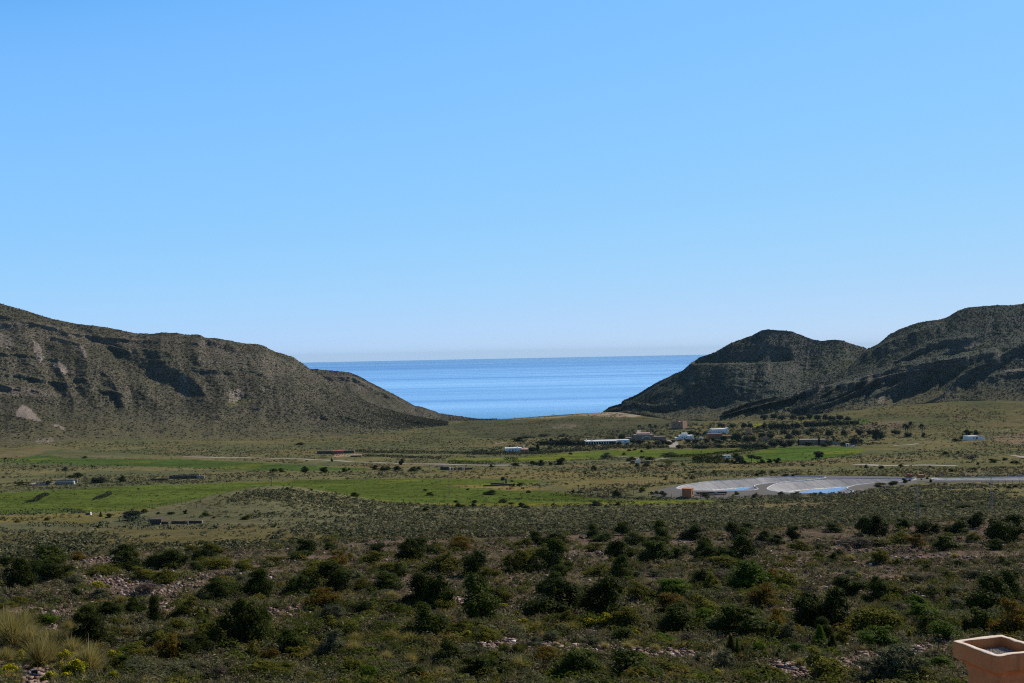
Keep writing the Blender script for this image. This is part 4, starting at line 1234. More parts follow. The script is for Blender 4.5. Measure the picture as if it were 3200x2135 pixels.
# ------------------------------------------------------------------ fences and poles
def fence(label, pxs, spacing, hgt, group, wires=3):
    P = [hit(a, b, 60) for a, b in pxs]
    pts = []
    for i in range(len(P) - 1):
        n = max(1, int((P[i + 1] - P[i]).length / spacing))
        pts += [P[i].lerp(P[i + 1], k / n) for k in range(n)]
    pts.append(P[-1])
    pts = pts[:98]
    pts = [Vector((q.x, q.y, float(gz(q.x, q.y)))) for q in pts]
    o0 = pts[0]
    rt = ob('wire_fence', None, loc=o0); tag(rt, label, 'fence', group)
    mb = MB(); mb.tube((0, 0, -0.3), (0, 0, hgt), 0.105, 0.09, 5)
    pm = mb.mesh('post', MAT['wood'])
    for i, q in enumerate(pts):
        o = ob('post', pm, rt, loc=q - o0); o.rotation_euler = (random.uniform(-.05, .05), random.uniform(-.05, .05), 0)
        o.scale = (1, 1, random.uniform(0.88, 1.08))
    mb = MB()
    for k in range(wires):
        z = hgt * (0.3 + 0.65 * k / max(1, wires - 1))
        for a, b_ in zip(pts[:-1], pts[1:]):
            mb.tube(a - o0 + Vector((0, 0, z)), b_ - o0 + Vector((0, 0, z)), 0.012, 0.012, 3, False)
    ob('wire', mb.mesh('wire', MAT['steel']), rt)


G_F = 'post and wire fences on the plain'
fence('wire fence curving behind the gravel apron from the small bushes to the basins', [(1790, 1537), (1880, 1527), (1980, 1519), (2104, 1507), (2180, 1500), (2260, 1492), (2340, 1486)], 3.2, 2.3, G_F)
fence('wire fence along the yellow strip in front of the pump house', [(1836, 1546), (1902, 1550), (1980, 1549), (2098, 1557), (2189, 1558), (2262, 1559), (2378, 1562)], 3.6, 2.2, G_F)
fence('wire fence running below the reservoirs towards the edge of the plain', [(2378, 1562), (2475, 1561), (2590, 1555), (2705, 1548), (2820, 1541), (2900, 1536), (2945, 1533), (3030, 1523), (3120, 1517), (3230, 1511)], 3.4, 2.2, G_F)
fence('old post fence climbing over the grassy knoll', [(330, 1603), (419, 1592), (460, 1588), (520, 1582), (581, 1576), (632, 1588), (669, 1602), (707, 1613)], 5.6, 1.5, G_F, 2)
fence('short post fence at the scrub edge above the shrubs', [(1132, 1663), (1200, 1668), (1290, 1680)], 2.4, 1.4, G_F, 2)
fence('line of thin posts behind the grey liner bank', [(2945, 1489), (3080, 1487), (3220, 1487)], 9.0, 1.8, G_F, 2)


def pole(label, px, py, hpx, name='utility_pole'):
    P = hit(px, py, 60); s = P.y / FPX; h = hpx * s
    rt = ob(name, None, loc=P); tag(rt, label, 'pole', 'slim poles on the plain')
    b = MB(); b.tube((0, 0, -0.5), (0, 0, h), 0.13, 0.085, 8); ob('shaft', b.mesh('shaft', MAT['wood']), rt)
    b = MB(); b.box(-0.7, 0.7, -0.06, 0.06, h - 0.5, h - 0.38); ob('crossarm', b.mesh('crossarm', MAT['wood']), rt)
    return rt


pole('slim pole in the green field below the gabled ruin', 1404, 1549, 84)
pole('slim pole at the upper edge of the green field past the barn', 849, 1520, 58)
pole('slim pole beyond the cistern at the far green strip', 407, 1500, 66)


def lattice(label, px, py, hpx):
    P = hit(px, py, 60); s = P.y / FPX; h = hpx * s
    rt = ob('lattice_mast', None, loc=P); tag(rt, label, 'mast', 'lattice masts on the plain')
    for (x, y) in ((-1, -1), (1, -1), (1, 1), (-1, 1)):
        b = MB(); b.tube((x * 0.32, y * 0.32, -0.4), (x * 0.11, y * 0.11, h), 0.022, 0.018, 4); ob('leg', b.mesh('leg', MAT['steel']), rt)
    b = MB(); n = 12
    for i in range(n):
        k0, k1 = i / n, (i + 1) / n
        r0, r1 = 0.32 - 0.21 * k0, 0.32 - 0.21 * k1
        sg = 1 if i % 2 else -1
        for y in (-1, 1):
            b.tube((-sg * r0, y * r0, h * k0), (sg * r1, y * r1, h * k1), 0.012, 0.012, 4)
            b.tube((y * r0, -sg * r0, h * k0), (y * r1, sg * r1, h * k1), 0.012, 0.012, 4)
    ob('lattice', b.mesh('lattice', MAT['steel']), rt)
    b = MB(); b.box(-0.9, 0.9, -0.06, 0.06, h - 0.35, h - 0.25); ob('crossarm', b.mesh('crossarm', MAT['steel']), rt)
    for x in (-0.8, 0, 0.8):
        b = MB(); b.tube((x, 0, h - 0.25), (x, 0, h + 0.05), 0.05, 0.06, 6); ob('insulator', b.mesh('insulator', MAT['brown']), rt)


lattice('dark steel lattice mast in the scrub below the reservoir', 2871, 1632, 100)
lattice('pale steel lattice mast reaching up to the narrow basin', 3100, 1600, 110)


# ------------------------------------------------------------------ chimney of the house below the viewpoint
def chimney():
    zr = ZC - 4.2
    A = np.array(on_level(2974, 2001, zr)); B = np.array(on_level(3143, 1988, zr)); F_ = np.array(on_level(3137, 2049, zr))
    e1 = B - A; L1 = np.linalg.norm(e1); e2 = F_ - A; L2 = np.linalg.norm(e2)
    L = (L1 + L2) / 2
    ang = math.atan2(e1[1], e1[0])
    ang2 = math.atan2(e2[1], e2[0]) + math.pi / 2
    ang = (ang + ang2) / 2
    ex = np.array([math.cos(ang), math.sin(ang)]); ey = np.array([math.sin(ang), -math.cos(ang)])
    c = A + 0.5 * L * ex + 0.5 * L * ey
    gzc = float(gz(c[0], c[1]))
    rt = ob('chimney', None, loc=(c[0], c[1], gzc), rz=ang)
    tag(rt, 'square terracotta plaster chimney with gravel inside its open cap', 'chimney')
    H = zr - gzc; h2 = L / 2
    global CHIM
    CHIM = (c[0], c[1], zr, ang)
    m, nt, bs = nmat('terracotta_plaster')
    p = geo_pos(nt)
    n1 = noise(nt, 2.2, 5, 0.6, p); n2 = noise(nt, 22.0, 4, 0.6, p)
    col = mix(nt, mrange(nt, n1, 0.35, 0.65), (0.49, 0.212, 0.084), (0.42, 0.175, 0.068))
    mpz = nt.nodes.new('ShaderNodeMapping'); mpz.inputs['Scale'].default_value = (9, 9, 0.7); nt.links.new(p, mpz.inputs['Vector'])
    st = noise(nt, 1.0, 4, 0.65, mpz.outputs[0])
    col = mix(nt, mrange(nt, st, 0.50, 0.72, 0, 0.55), col, (0.25, 0.115, 0.055))
    col = mix(nt, mrange(nt, noise(nt, 5.0, 5, 0.7, p), 0.58, 0.70, 0, 0.45), col, (0.56, 0.31, 0.17))
    col = value_jitter(nt, col, n2, 0.90, 1.10)
    nt.links.new(col, bs.inputs['Base Color']); bs.inputs['Roughness'].default_value = 0.9; bs.inputs['Specular IOR Level'].default_value = 0.03
    bump_n(nt, bs, n2, 0.35, 0.01)

    def rings(prof, wob=0.0, nseg=14, capb=False):
        V = []; F = []
        n = nseg * 4
        for k, (r, z) in enumerate(prof):
            for sd in range(4):
                for i in range(nseg):
                    t = -1 + 2 * i / nseg
                    q = [(t, -1), (1, t), (-t, 1), (-1, -t)][sd]
                    x, y = q[0] * r, q[1] * r
                    # softly rounded corner
                    rr = math.hypot(x, y); lim = r * 1.385
                    if rr > lim:
                        x *= lim / rr; y *= lim / rr
                    w_ = wob * (2 * vnoise(np.array(x * 9 + 5), np.array(y * 9 + 2), 5) - 1)
                    V.append((x, y, z + float(w_)))
        for k in range(len(prof) - 1):
            for i in range(n):
                F.append((k * n + i, k * n + (i + 1) % n, (k + 1) * n + (i + 1) % n, (k + 1) * n + i))
        return V, F
    cap_h = 0.235 * L / 0.9
    V, F = rings([(h2 - 0.14, -0.4), (h2 - 0.14, H - cap_h - 0.17)])
    o = MB(); o.v = V; o.f = F; ob('shaft', o.mesh('shaft', m), rt)
    V, F = rings([(h2 - 0.125, H - cap_h - 0.168), (h2 - 0.122, H - cap_h - 0.10), (h2 - 0.10, H - cap_h - 0.07), (h2 - 0.012, H - cap_h - 0.006), (h2 - 0.002, H - cap_h)])
    o = MB(); o.v = V; o.f = F; ob('corbel', o.mesh('corbel', m), rt)
    V, F = rings([(h2, H - cap_h), (h2, H - 0.02), (h2 - 0.006, H - 0.006), (h2 - 0.02, H), (h2 - 0.075, H), (h2 - 0.089, H - 0.006), (h2 - 0.094, H - 0.02), (h2 - 0.096, H - 0.21)], 0.008)
    o = MB(); o.v = V; o.f = F; cm = o.mesh('cap', m)
    m2, nt2, bs2 = nmat('pale_rim_plaster')  # paler plaster for the top faces of the rim
    p2 = geo_pos(nt2); c2 = value_jitter(nt2, mix(nt2, mrange(nt2, noise(nt2, 6.0, 4, 0.6, p2), 0.35, 0.65), (0.74, 0.58, 0.46), (0.82, 0.70, 0.60)), noise(nt2, 30.0, 3, 0.6, p2), 0.93, 1.07)
    nt2.links.new(c2, bs2.inputs['Base Color']); bs2.inputs['Roughness'].default_value = 0.9; bs2.inputs['Specular IOR Level'].default_value = 0.1
    cm.materials.append(m2)
    for pl in cm.polygons:
        if 2 * 56 <= pl.index < 5 * 56:
            pl.material_index = 1
    ob('cap', cm, rt)
    # gravel
    vs, fs = [], []
    r_ = np.random.default_rng(5)
    ri = h2 - 0.10
    vs += [(-ri, -ri, H - 0.155), (ri, -ri, H - 0.155), (ri, ri, H - 0.155), (-ri, ri, H - 0.155)]; fs.append((0, 1, 2, 3))
    g = MB(); g.v = vs; g.f = fs
    for _ in range(2600):
        x, y = r_.uniform(-ri + 0.01, ri - 0.01, 2); a = r_.uniform(0.007, 0.014)
        jit = r_.uniform(0.6, 1.2, (6, 1)) * np.array([(1, 0, 0), (0, 1, 0), (-1, 0, 0), (0, -1, 0), (0, 0, .8), (0, 0, -.8)]) * a
        jit += np.array([x, y, H - 0.15 + a * 0.3])
        g.add(jit.tolist(), [(0, 1, 4), (1, 2, 4), (2, 3, 4), (3, 0, 4)])
    ob('gravel', g.mesh('gravel', plain_mat('pale_gravel', (0.40, 0.38, 0.34), 0.9, 0.3, 40.0)), rt)


chimney()
cx_, cy_, zr_, an_ = CHIM
rt = ob('unseen_house', None, loc=(cx_, cy_, zr_ - 1.75), rz=an_)  # house out of view, roof added to bounce warm light onto the chimney
tag(rt, 'unseen terracotta flat roofed house under the chimney, added for warm bounce light', 'house')
b = MB(); b.box(-6.5, 3.5, -13.5, 1.2, -5.5, -0.12); ob('wall', b.mesh('wall', MAT['orange']), rt)
b = MB(); b.box(-6.5, 3.5, -13.5, 1.2, -0.10, 0.0); ob('roof', b.mesh('roof', plain_mat('terracotta_tiles', (0.30, 0.155, 0.09), 0.9, 0.12, 3.0)), rt)


# floodlight on its red post
def floodlight():
    P = hit(108, 2128, 12)
    s = P.y / FPX
    rt = ob('floodlight', None, loc=P, rz=math.radians(22)); tag(rt, 'small square floodlight on a dark red post among the yellow flowers', 'floodlight')
    z = max(0.12, (2128 - 2110) * s)
    hw = 10 * s
    b = MB(); b.box(-0.025, 0.025, -0.02, 0.02, -0.4, z); ob('post', b.mesh('post', MAT['paint_red']), rt)
    hd = MB(); t = hw * 0.16; hh = 17 * s
    hd.box(-hw, hw, -0.05, -0.01, z, z + t); hd.box(-hw, hw, -0.05, -0.01, z + hh - t, z + hh)
    hd.box(-hw, -hw + t, -0.05, -0.01, z + t, z + hh - t); hd.box(hw - t, hw, -0.05, -0.01, z + t, z + hh - t)
    ob('bezel', hd.mesh('bezel', MAT['steel']), rt)
    b = MB(); b.box(-hw * 0.96, hw * 0.96, -0.012, 0.07, z + 0.004, z + hh - 0.004); ob('housing', b.mesh('housing', MAT['darksteel']), rt)
    b = MB(); b.box(-hw * 0.45, hw * 0.35, -0.03, -0.013, z + hh * 0.2, z + hh * 0.3); ob('lamp_tube', b.mesh('lamp_tube', MAT['white']), rt)


floodlight()
# ------------------------------------------------------------------ foliage
LEAF = {
    'D': leaf_mat('dark_foliage', (0.027, 0.040, 0.006), (0.058, 0.074, 0.010), 0.38, 0.35),
    'O': leaf_mat('olive_foliage', (0.085, 0.094, 0.013), (0.15, 0.14, 0.018), 0.42, 0.25),
    'R': leaf_mat('rusty_foliage', (0.185, 0.10, 0.011), (0.11, 0.095, 0.013), 0.42, 0.20),
    'G': leaf_mat('grey_green_foliage', (0.074, 0.086, 0.040), (0.120, 0.125, 0.066), 0.36, 0.25),
    'B': leaf_mat('bright_green_foliage', (0.052, 0.096, 0.007), (0.094, 0.14, 0.010), 0.44, 0.22),
    'Y': leaf_mat('flowering_foliage', (0.085, 0.115, 0.010), (0.17, 0.18, 0.012), 0.42, 0.2),
    'U': leaf_mat('twiggy_foliage', (0.088, 0.064, 0.050), (0.066, 0.055, 0.036), 0.2, 0.2),
    'V': leaf_mat('olive_tree_foliage', (0.035, 0.043, 0.022), (0.055, 0.064, 0.034), 0.2, 0.2),
    'P': leaf_mat('palm_foliage', (0.050, 0.062, 0.014), (0.12, 0.115, 0.024), 0.3, 0.2),
    'T': leaf_mat('grass_blades', (0.25, 0.21, 0.055), (0.34, 0.28, 0.09), 0.5, 0.2, (0.16, 0.16, 0.065)),
    'TS': leaf_mat('dry_seed_heads', (0.42, 0.34, 0.17), (0.32, 0.25, 0.11), 0.45, 0.2),
    'FL': leaf_mat('yellow_petals', (0.62, 0.50, 0.012), (0.52, 0.46, 0.02), 0.25, 0.1),
}


def leaf_quads(C, N, size, asp, r):
    """Rhombic leaves at C facing roughly N."""
    n = len(C)
    N = N / (np.linalg.norm(N, axis=1)[:, None] + 1e-9)
    a = r.normal(size=(n, 3)); a -= (a * N).sum(1)[:, None] * N; a /= np.linalg.norm(a, axis=1)[:, None] + 1e-9
    b = np.cross(N, a)
    s = (np.asarray(size) * np.ones(n))[:, None]
    fold = N * s * 0.18
    V = np.stack([C - a * s, C - b * s * asp + fold, C + a * s, C + b * s * asp + fold], 1).reshape(-1, 3)
    F = np.arange(4 * n).reshape(n, 4)
    return V, F


def _core(lobes, k):
    """Rough dark inside so that crowns are not see-through."""
    V = []; F = []
    import bmesh
    bm = bmesh.new(); bmesh.ops.create_icosphere(bm, subdivisions=1, radius=1.0)
    bv = np.array([v.co[:] for v in bm.verts]); bf = np.array([[v.index for v in f.verts] for f in bm.faces]); bm.free()
    off = 0
    for c, rr in lobes:
        V.append(bv * np.array(rr) * k + np.array(c)); F.append(bf + off); off += len(bv)
    return np.concatenate(V), np.concatenate(F)


def crown_mesh(name, lobes, n, size, asp, mat, seed, jit=0.55, core=0.62, up=0.25, extra=None):
    r = np.random.default_rng(seed)
    C0 = np.array([l[0] for l in lobes], float); R0 = np.array([l[1] for l in lobes], float)
    wt = (R0[:, 0] * R0[:, 2]); wt = wt / wt.sum()
    k = r.choice(len(lobes), n, p=wt)
    d = r.normal(size=(n, 3)); d /= np.linalg.norm(d, axis=1)[:, None]
    d[:, 2] = np.where(d[:, 2] < -0.45, -d[:, 2], d[:, 2])
    # clumps: pull directions towards a few twig ends
    tw = r.normal(size=(len(lobes), 16, 3)); tw /= np.linalg.norm(tw, axis=2)[:, :, None]
    pick = tw[k, r.integers(0, 16, n)]
    pull = (r.random(n) < 0.6)[:, None] * 0.6
    d = d * (1 - pull) + pick * pull + 0.0; d /= np.linalg.norm(d, axis=1)[:, None]
    rad = 0.70 + 0.38 * r.random(n) ** 1.3 + np.where(r.random(n) < 0.10, 0.28 * r.random(n), 0)
    C = C0[k] + d * R0[k] * rad[:, None]
    C[:, 2] = np.maximum(C[:, 2], 0.02)
    Nn = d + jit * r.normal(size=(n, 3)) + np.array([0, 0, up])
    V, F = leaf_quads(C, Nn, size * (0.6 + 0.8 * r.random(n)), asp, r)
    vc, fc = _core(lobes, core)
    vc[:, 2] = np.maximum(vc[:, 2], 0.0)
    me = mesh_from(name, np.concatenate([V, vc]), [F, fc + len(V)], mat)
    return me


def shrub_lobes(seed, spread=0.5, tall=0.5, n=9, lumpy=0.22):
    """Unit shrub: about 1 wide and 1 high, lopsided, made of uneven masses."""
    r = np.random.default_rng(seed)
    ecc = r.uniform(0.75, 1.0); lean = r.uniform(-0.12, 0.12, 2)
    L = [((lean[0] * 0.5, lean[1] * 0.5, 0.34), (0.30, 0.30 * ecc, 0.34))]
    gap = r.random() * 2 * math.pi
    for i in range(n + 3):
        a = r.random() * 2 * math.pi
        if abs((a - gap + math.pi) % (2 * math.pi) - math.pi) < 0.5:
            continue
        q = r.uniform(0.16, 0.40)
        rr = lumpy * r.uniform(0.5, 1.15)
        z = r.uniform(0.10, 0.74) * (1.15 - q)
        L.append(((q * math.cos(a) + lean[0], q * ecc * math.sin(a) + lean[1], z), (rr * r.uniform(0.9, 1.3), rr * r.uniform(0.9, 1.3), rr * r.uniform(0.75, 1.1))))
    for i in range(5):
        a = r.random() * 6.28; rr = lumpy * r.uniform(0.4, 0.95); q = r.uniform(0.02, 0.22)
        L.append(((q * math.cos(a) + lean[0] * 1.6, q * math.sin(a) + lean[1] * 1.6, r.uniform(0.60, 0.86)), (rr, rr, rr * 0.85)))
    return L


def stem_mesh(seed, mat, n=5, h=0.55, r0=0.035, spread=0.22):
    r = random.Random(seed)
    b = MB()
    for i in range(n):
        a = 2 * math.pi * i / n + r.random()
        m_ = (0.4 * spread * math.cos(a), 0.4 * spread * math.sin(a), h * 0.45)
        e_ = (spread * math.cos(a), spread * math.sin(a), h * r.uniform(0.8, 1.1))
        b.path([(0.02 * math.cos(a), 0.02 * math.sin(a), -0.12), m_, e_], [r0, r0 * 0.7, r0 * 0.35], 5)
    return b.mesh('trunk', mat)


PROTO = {}


def proto(k, parts):
    """parts: list of (part name, mesh, [sub parts])."""
    PROTO.setdefault(k, []).append(parts)


for i in range(6):
    proto('D', [('crown', crown_mesh('crown', shrub_lobes(100 + i), 3000, 0.030, 0.55, LEAF['D'], 200 + i)), ('trunk', stem_mesh(i, MAT['bark']))])
for i in range(4):
    proto('O', [('crown', crown_mesh('crown', shrub_lobes(120 + i, n=11, lumpy=0.2), 2600, 0.030, 0.45, LEAF['O'], 220 + i, 0.7, 0.5)), ('trunk', stem_mesh(20 + i, MAT['bark']))])
for i in range(3):
    proto('R', [('crown', crown_mesh('crown', shrub_lobes(140 + i, n=10), 2600, 0.030, 0.45, LEAF['R'], 240 + i, 0.7, 0.5)), ('trunk', stem_mesh(40 + i, MAT['bark']))])
for i in range(4):
    proto('G', [('crown', crown_mesh('crown', shrub_lobes(160 + i, n=12, lumpy=0.19), 2600, 0.034, 0.28, LEAF['G'], 260 + i, 0.6, 0.5, 0.5)), ('trunk', stem_mesh(60 + i, plain_mat('pale_bark', (0.24, 0.21, 0.18), 0.9, 0.2, 6.0) if i == 0 else bpy.data.materials['pale_bark']))])
for i in range(3):
    proto('B', [('crown', crown_mesh('crown', shrub_lobes(180 + i), 2800, 0.029, 0.5, LEAF['B'], 280 + i)), ('trunk', stem_mesh(80 + i, MAT['bark']))])
for i in range(3):
    proto('U', [('crown', crown_mesh('crown', shrub_lobes(190 + i, n=12, lumpy=0.19), 1700, 0.04, 0.12, LEAF['U'], 290 + i, 0.8, 0.42, 0.4)), ('trunk', stem_mesh(90 + i, MAT['bark'], 9, 0.8, 0.018, 0.34))])
for i in range(3):   # yellow flowered: leaves below, petals over the top
    r = np.random.default_rng(300 + i)
    lb = shrub_lobes(300 + i)
    leaves = crown_mesh('foliage', lb, 1600, 0.032, 0.4, LEAF['Y'], 310 + i)
    d = r.normal(size=(900, 3)); d[:, 2] = np.abs(d[:, 2]) * 1.2 + 0.15; d /= np.linalg.norm(d, axis=1)[:, None]
    k = r.integers(0, len(lb), 900)
    C = np.array([lb[j][0] for j in k]) + d * np.array([lb[j][1] for j in k]) * (1.0 + 0.16 * r.random(900))[:, None]
    keep = (fbm(C[:, 0] * 6 + i, C[:, 1] * 6, 5, 2) > -0.12) & (C[:, 2] > 0.4)
    V, F = leaf_quads(C[keep], d[keep] + 0.6 * r.normal(size=(keep.sum(), 3)), 0.026, 0.8, r)
    proto('Y', [('foliage', leaves), ('blossom', mesh_from('blossom', V, F, LEAF['FL']))])
for i in range(3):   # small upright conifers
    lb = [((0, 0, 0.10 + 0.085 * j), (0.46 * (1 - j / 10.5) ** 0.75 + 0.03, 0.46 * (1 - j / 10.5) ** 0.75 + 0.03, 0.13)) for j in range(10)]
    proto('C', [('crown', crown_mesh('crown', lb, 2600, 0.034, 0.35, LEAF['B'] if i else LEAF['D'], 330 + i, 0.35, 0.7, 0.5)), ('trunk', stem_mesh(110 + i, MAT['bark'], 1, 0.3, 0.05, 0.01))])
for i in range(2):   # juniper with a bare trunk
    lb = [((0.10 * math.sin(j * 2.1 + i), 0.10 * math.cos(j * 1.7), 0.36 + 0.075 * j), (0.42 - 0.025 * j, 0.42 - 0.025 * j, 0.13)) for j in range(8)]
    proto('J', [('crown', crown_mesh('crown', lb, 2600, 0.032, 0.4, LEAF['D'], 340 + i)), ('trunk', stem_mesh(120 + i, MAT['bark'], 3, 0.42, 0.06, 0.12))])


def tuft_mesh(name, n, h, seed, mat, width=0.012, spread=0.5, seg=3, lean=0.55):
    r = np.random.default_rng(seed)
    a = r.random(n) * 2 * np.pi
    ln = np.abs(r.normal(0, 1, n)) * lean
    L = h * (0.55 + 0.5 * r.random(n))
    root = np.stack([np.cos(a), np.sin(a), 0 * a], 1) * (r.random(n) * 0.16 * spread)[:, None]
    out = np.stack([np.cos(a), np.sin(a), 0 * a], 1)
    side = np.stack([-np.sin(a), np.cos(a), 0 * a], 1)
    th = r.random(n) * 6.28
    side = side * np.cos(th)[:, None] + out * np.sin(th)[:, None]
    V = []
    for s in range(seg + 1):
        t = s / seg
        ang = ln * (0.35 + 0.9 * t)
        c = root + out * (L * t * np.sin(np.clip(ang, 0, 1.9)))[:, None] * spread / 0.5 + np.array([0, 0, 1.0]) * (L * t * np.cos(np.clip(ang, 0, 1.9)))[:, None]
        w = width * (1 - t * 0.85)
        V.append(c - side * w); V.append(c + side * w)
    V = np.stack(V, 1)
    m = 2 * (seg + 1)
    base = (np.arange(n) * m)[:, None]
    F = np.concatenate([base + np.array([[2 * s, 2 * s + 1, 2 * s + 3, 2 * s + 2]]) for s in range(seg)], 0)
    return mesh_from(name, V.reshape(-1, 3), F, mat)


for i in range(3):
    proto('T', [('blades', tuft_mesh('blades', 900, 1.0, 400 + i, LEAF['T'], 0.0075)), ('seed_heads', tuft_mesh('seed_heads', 40, 1.2, 420 + i, LEAF['TS'], 0.010, 0.5, 4, 0.5))])
for i in range(3):   # fan palm: stiff pleated fans on stalks
    b = MB(); r = random.Random(500 + i)
    for f in range(15):
        a = 2.4 * f; el = r.uniform(0.25, 1.25)
        dv = Vector((math.cos(a) * math.cos(el), math.sin(a) * math.cos(el), math.sin(el)))
        sd_ = dv.cross(Vector((0, 0, 1))).normalized(); up_ = sd_.cross(dv)
        st = dv * 0.38; b.tube((0, 0, 0.05), st + Vector((0, 0, 0.05)), 0.012, 0.008, 4)
        for q in range(9):
            ph = (q - 4) * 0.24
            d2 = (dv * math.cos(ph) + sd_ * math.sin(ph)).normalized()
            p0 = st + Vector((0, 0, 0.05)); p2 = p0 + d2 * r.uniform(0.36, 0.5); p1 = p0 + d2 * 0.24
            s2 = d2.cross(up_).normalized() * 0.026
            b.add([p0, p1 + s2, p2, p1 - s2], [(0, 1, 2, 3)])
    proto('P', [('fronds', b.mesh('fronds', LEAF['P'])), ('trunk', stem_mesh(130 + i, MAT['bark'], 1, 0.18, 0.07, 0.01))])
# trees of the valley
for i in range(4):
    lb = [((0, 0, 0.58), (0.36, 0.36, 0.36))] + [((0.30 * math.cos(a), 0.30 * math.sin(a), 0.42 + 0.20 * math.sin(a * 2.3 + i)), (0.24, 0.24, 0.22)) for a in np.linspace(0.3 * i, 0.3 * i + 5.6, 7)]
    proto('V', [('crown', crown_mesh('crown', lb, 1500, 0.05, 0.5, LEAF['V'], 350 + i)), ('trunk', stem_mesh(140 + i, MAT['bark'], 3, 0.55, 0.06, 0.2))])
for i in range(2):
    lb = [((0.26 * math.cos(a) * q, 0.26 * math.sin(a) * q, 0.76 + 0.05 * math.cos(3 * a)), (0.24, 0.24, 0.15)) for q in (0, 1) for a in np.linspace(0, 5.4, 6)]
    proto('S', [('crown', crown_mesh('crown', lb, 1700, 0.045, 0.5, LEAF['D'], 360 + i)), ('trunk', stem_mesh(150 + i, MAT['bark'], 2, 0.72, 0.04, 0.12))])
for i in range(2):
    lb = [((0, 0, 0.08 + 0.1 * j), (0.44 * math.sin(math.pi * (0.12 + 0.085 * j)) + 0.05, 0.44 * math.sin(math.pi * (0.12 + 0.085 * j)) + 0.05, 0.09)) for j in range(10)]
    proto('K', [('crown', crown_mesh('crown', lb, 1200, 0.05, 0.3, LEAF['D'], 370 + i, 0.3, 0.75, 0.6)), ('trunk', stem_mesh(160 + i, MAT['bark'], 1, 0.2, 0.06, 0.01))])
for i in range(2):
    b = MB(); r = random.Random(600 + i)
    for f in range(34):
        a = 2.4 * f; el = math.sin(f * 1.3) * 0.7 + 0.45
        prev = Vector((0, 0, 0.80)); dv = Vector((math.cos(a) * math.cos(el), math.sin(a) * math.cos(el), math.sin(el)))
        for q in range(5):
            nx = prev + dv * Vector((0.11, 0.11, 0.05)).x * (1 if q else 1)
            nx = prev + Vector((dv.x * 0.13, dv.y * 0.13, dv.z * 0.05))
            sd_ = Vector((-dv.y, dv.x, 0)).normalized() * (0.07 if 0 < q < 4 else 0.035)
            b.add([prev - sd_, prev + sd_, nx + sd_ * 0.9 - Vector((0, 0, 0.008)), nx - sd_ * 0.9 - Vector((0, 0, 0.008))], [(0, 1, 2, 3)])
            dv.z -= 0.42; prev = nx
    tr = MB(); tr.path([(0, 0, -0.05), (0.01, 0, 0.4), (0.0, 0.01, 0.80)], [0.055, 0.042, 0.05], 8)
    proto('M', [('fronds', b.mesh('fronds', LEAF['V'])), ('trunk', tr.mesh('trunk', MAT['bark']))])

NAMES = {'D': ('shrub', 'shrub', 'dark green'), 'O': ('shrub', 'shrub', 'olive'), 'R': ('shrub', 'shrub', 'rusty brown'), 'G': ('shrub', 'shrub', 'grey green'), 'B': ('shrub', 'shrub', 'bright green'),
         'U': ('shrub', 'shrub', 'bare purplish'), 'Y': ('flowering_shrub', 'flowering shrub', 'yellow flowered'), 'C': ('conifer', 'conifer', 'small upright'), 'J': ('juniper', 'juniper', 'dark bare-trunked'),
         'T': ('grass_tuft', 'grass tuft', 'golden feathery'), 'P': ('fan_palm', 'fan palm', 'spiky green'), 'V': ('olive_tree', 'tree', 'grey green'), 'S': ('stone_pine', 'pine', 'flat crowned'),
         'K': ('cypress', 'cypress', 'slim dark'), 'M': ('palm_tree', 'palm', 'tall slim')}
PLANTS = []       # (root, kind, px, py, width px, height px)


def plant(k, px, py, wpx, hpx, sink=0.04, ymin=12.0, variant=None, parts=True):
    P = hit(px, py, ymin)
    s = math.hypot(P.y, P.z - ZC) / FPX
    w, h = wpx * s, hpx * s * 1.04
    pr = PROTO[k]
    ps = pr[(variant if variant is not None else len(PLANTS)) % len(pr)]
    nm = NAMES[k][0]
    z = P.z - sink * h
    rz = random.uniform(0, 6.28)
    if parts:
        rt = ob(nm, None, loc=(P.x, P.y, z), rz=rz)
        for (pn, me) in ps:
            ob(pn, me, rt)
    else:
        rt = ob(nm, ps[0][1], loc=(P.x, P.y, z), rz=rz)
    rt.scale = (w * random.uniform(0.86, 1.14), w * random.uniform(0.86, 1.14), h)
    PLANTS.append((rt, k, px, py, wpx, hpx))
    return rt


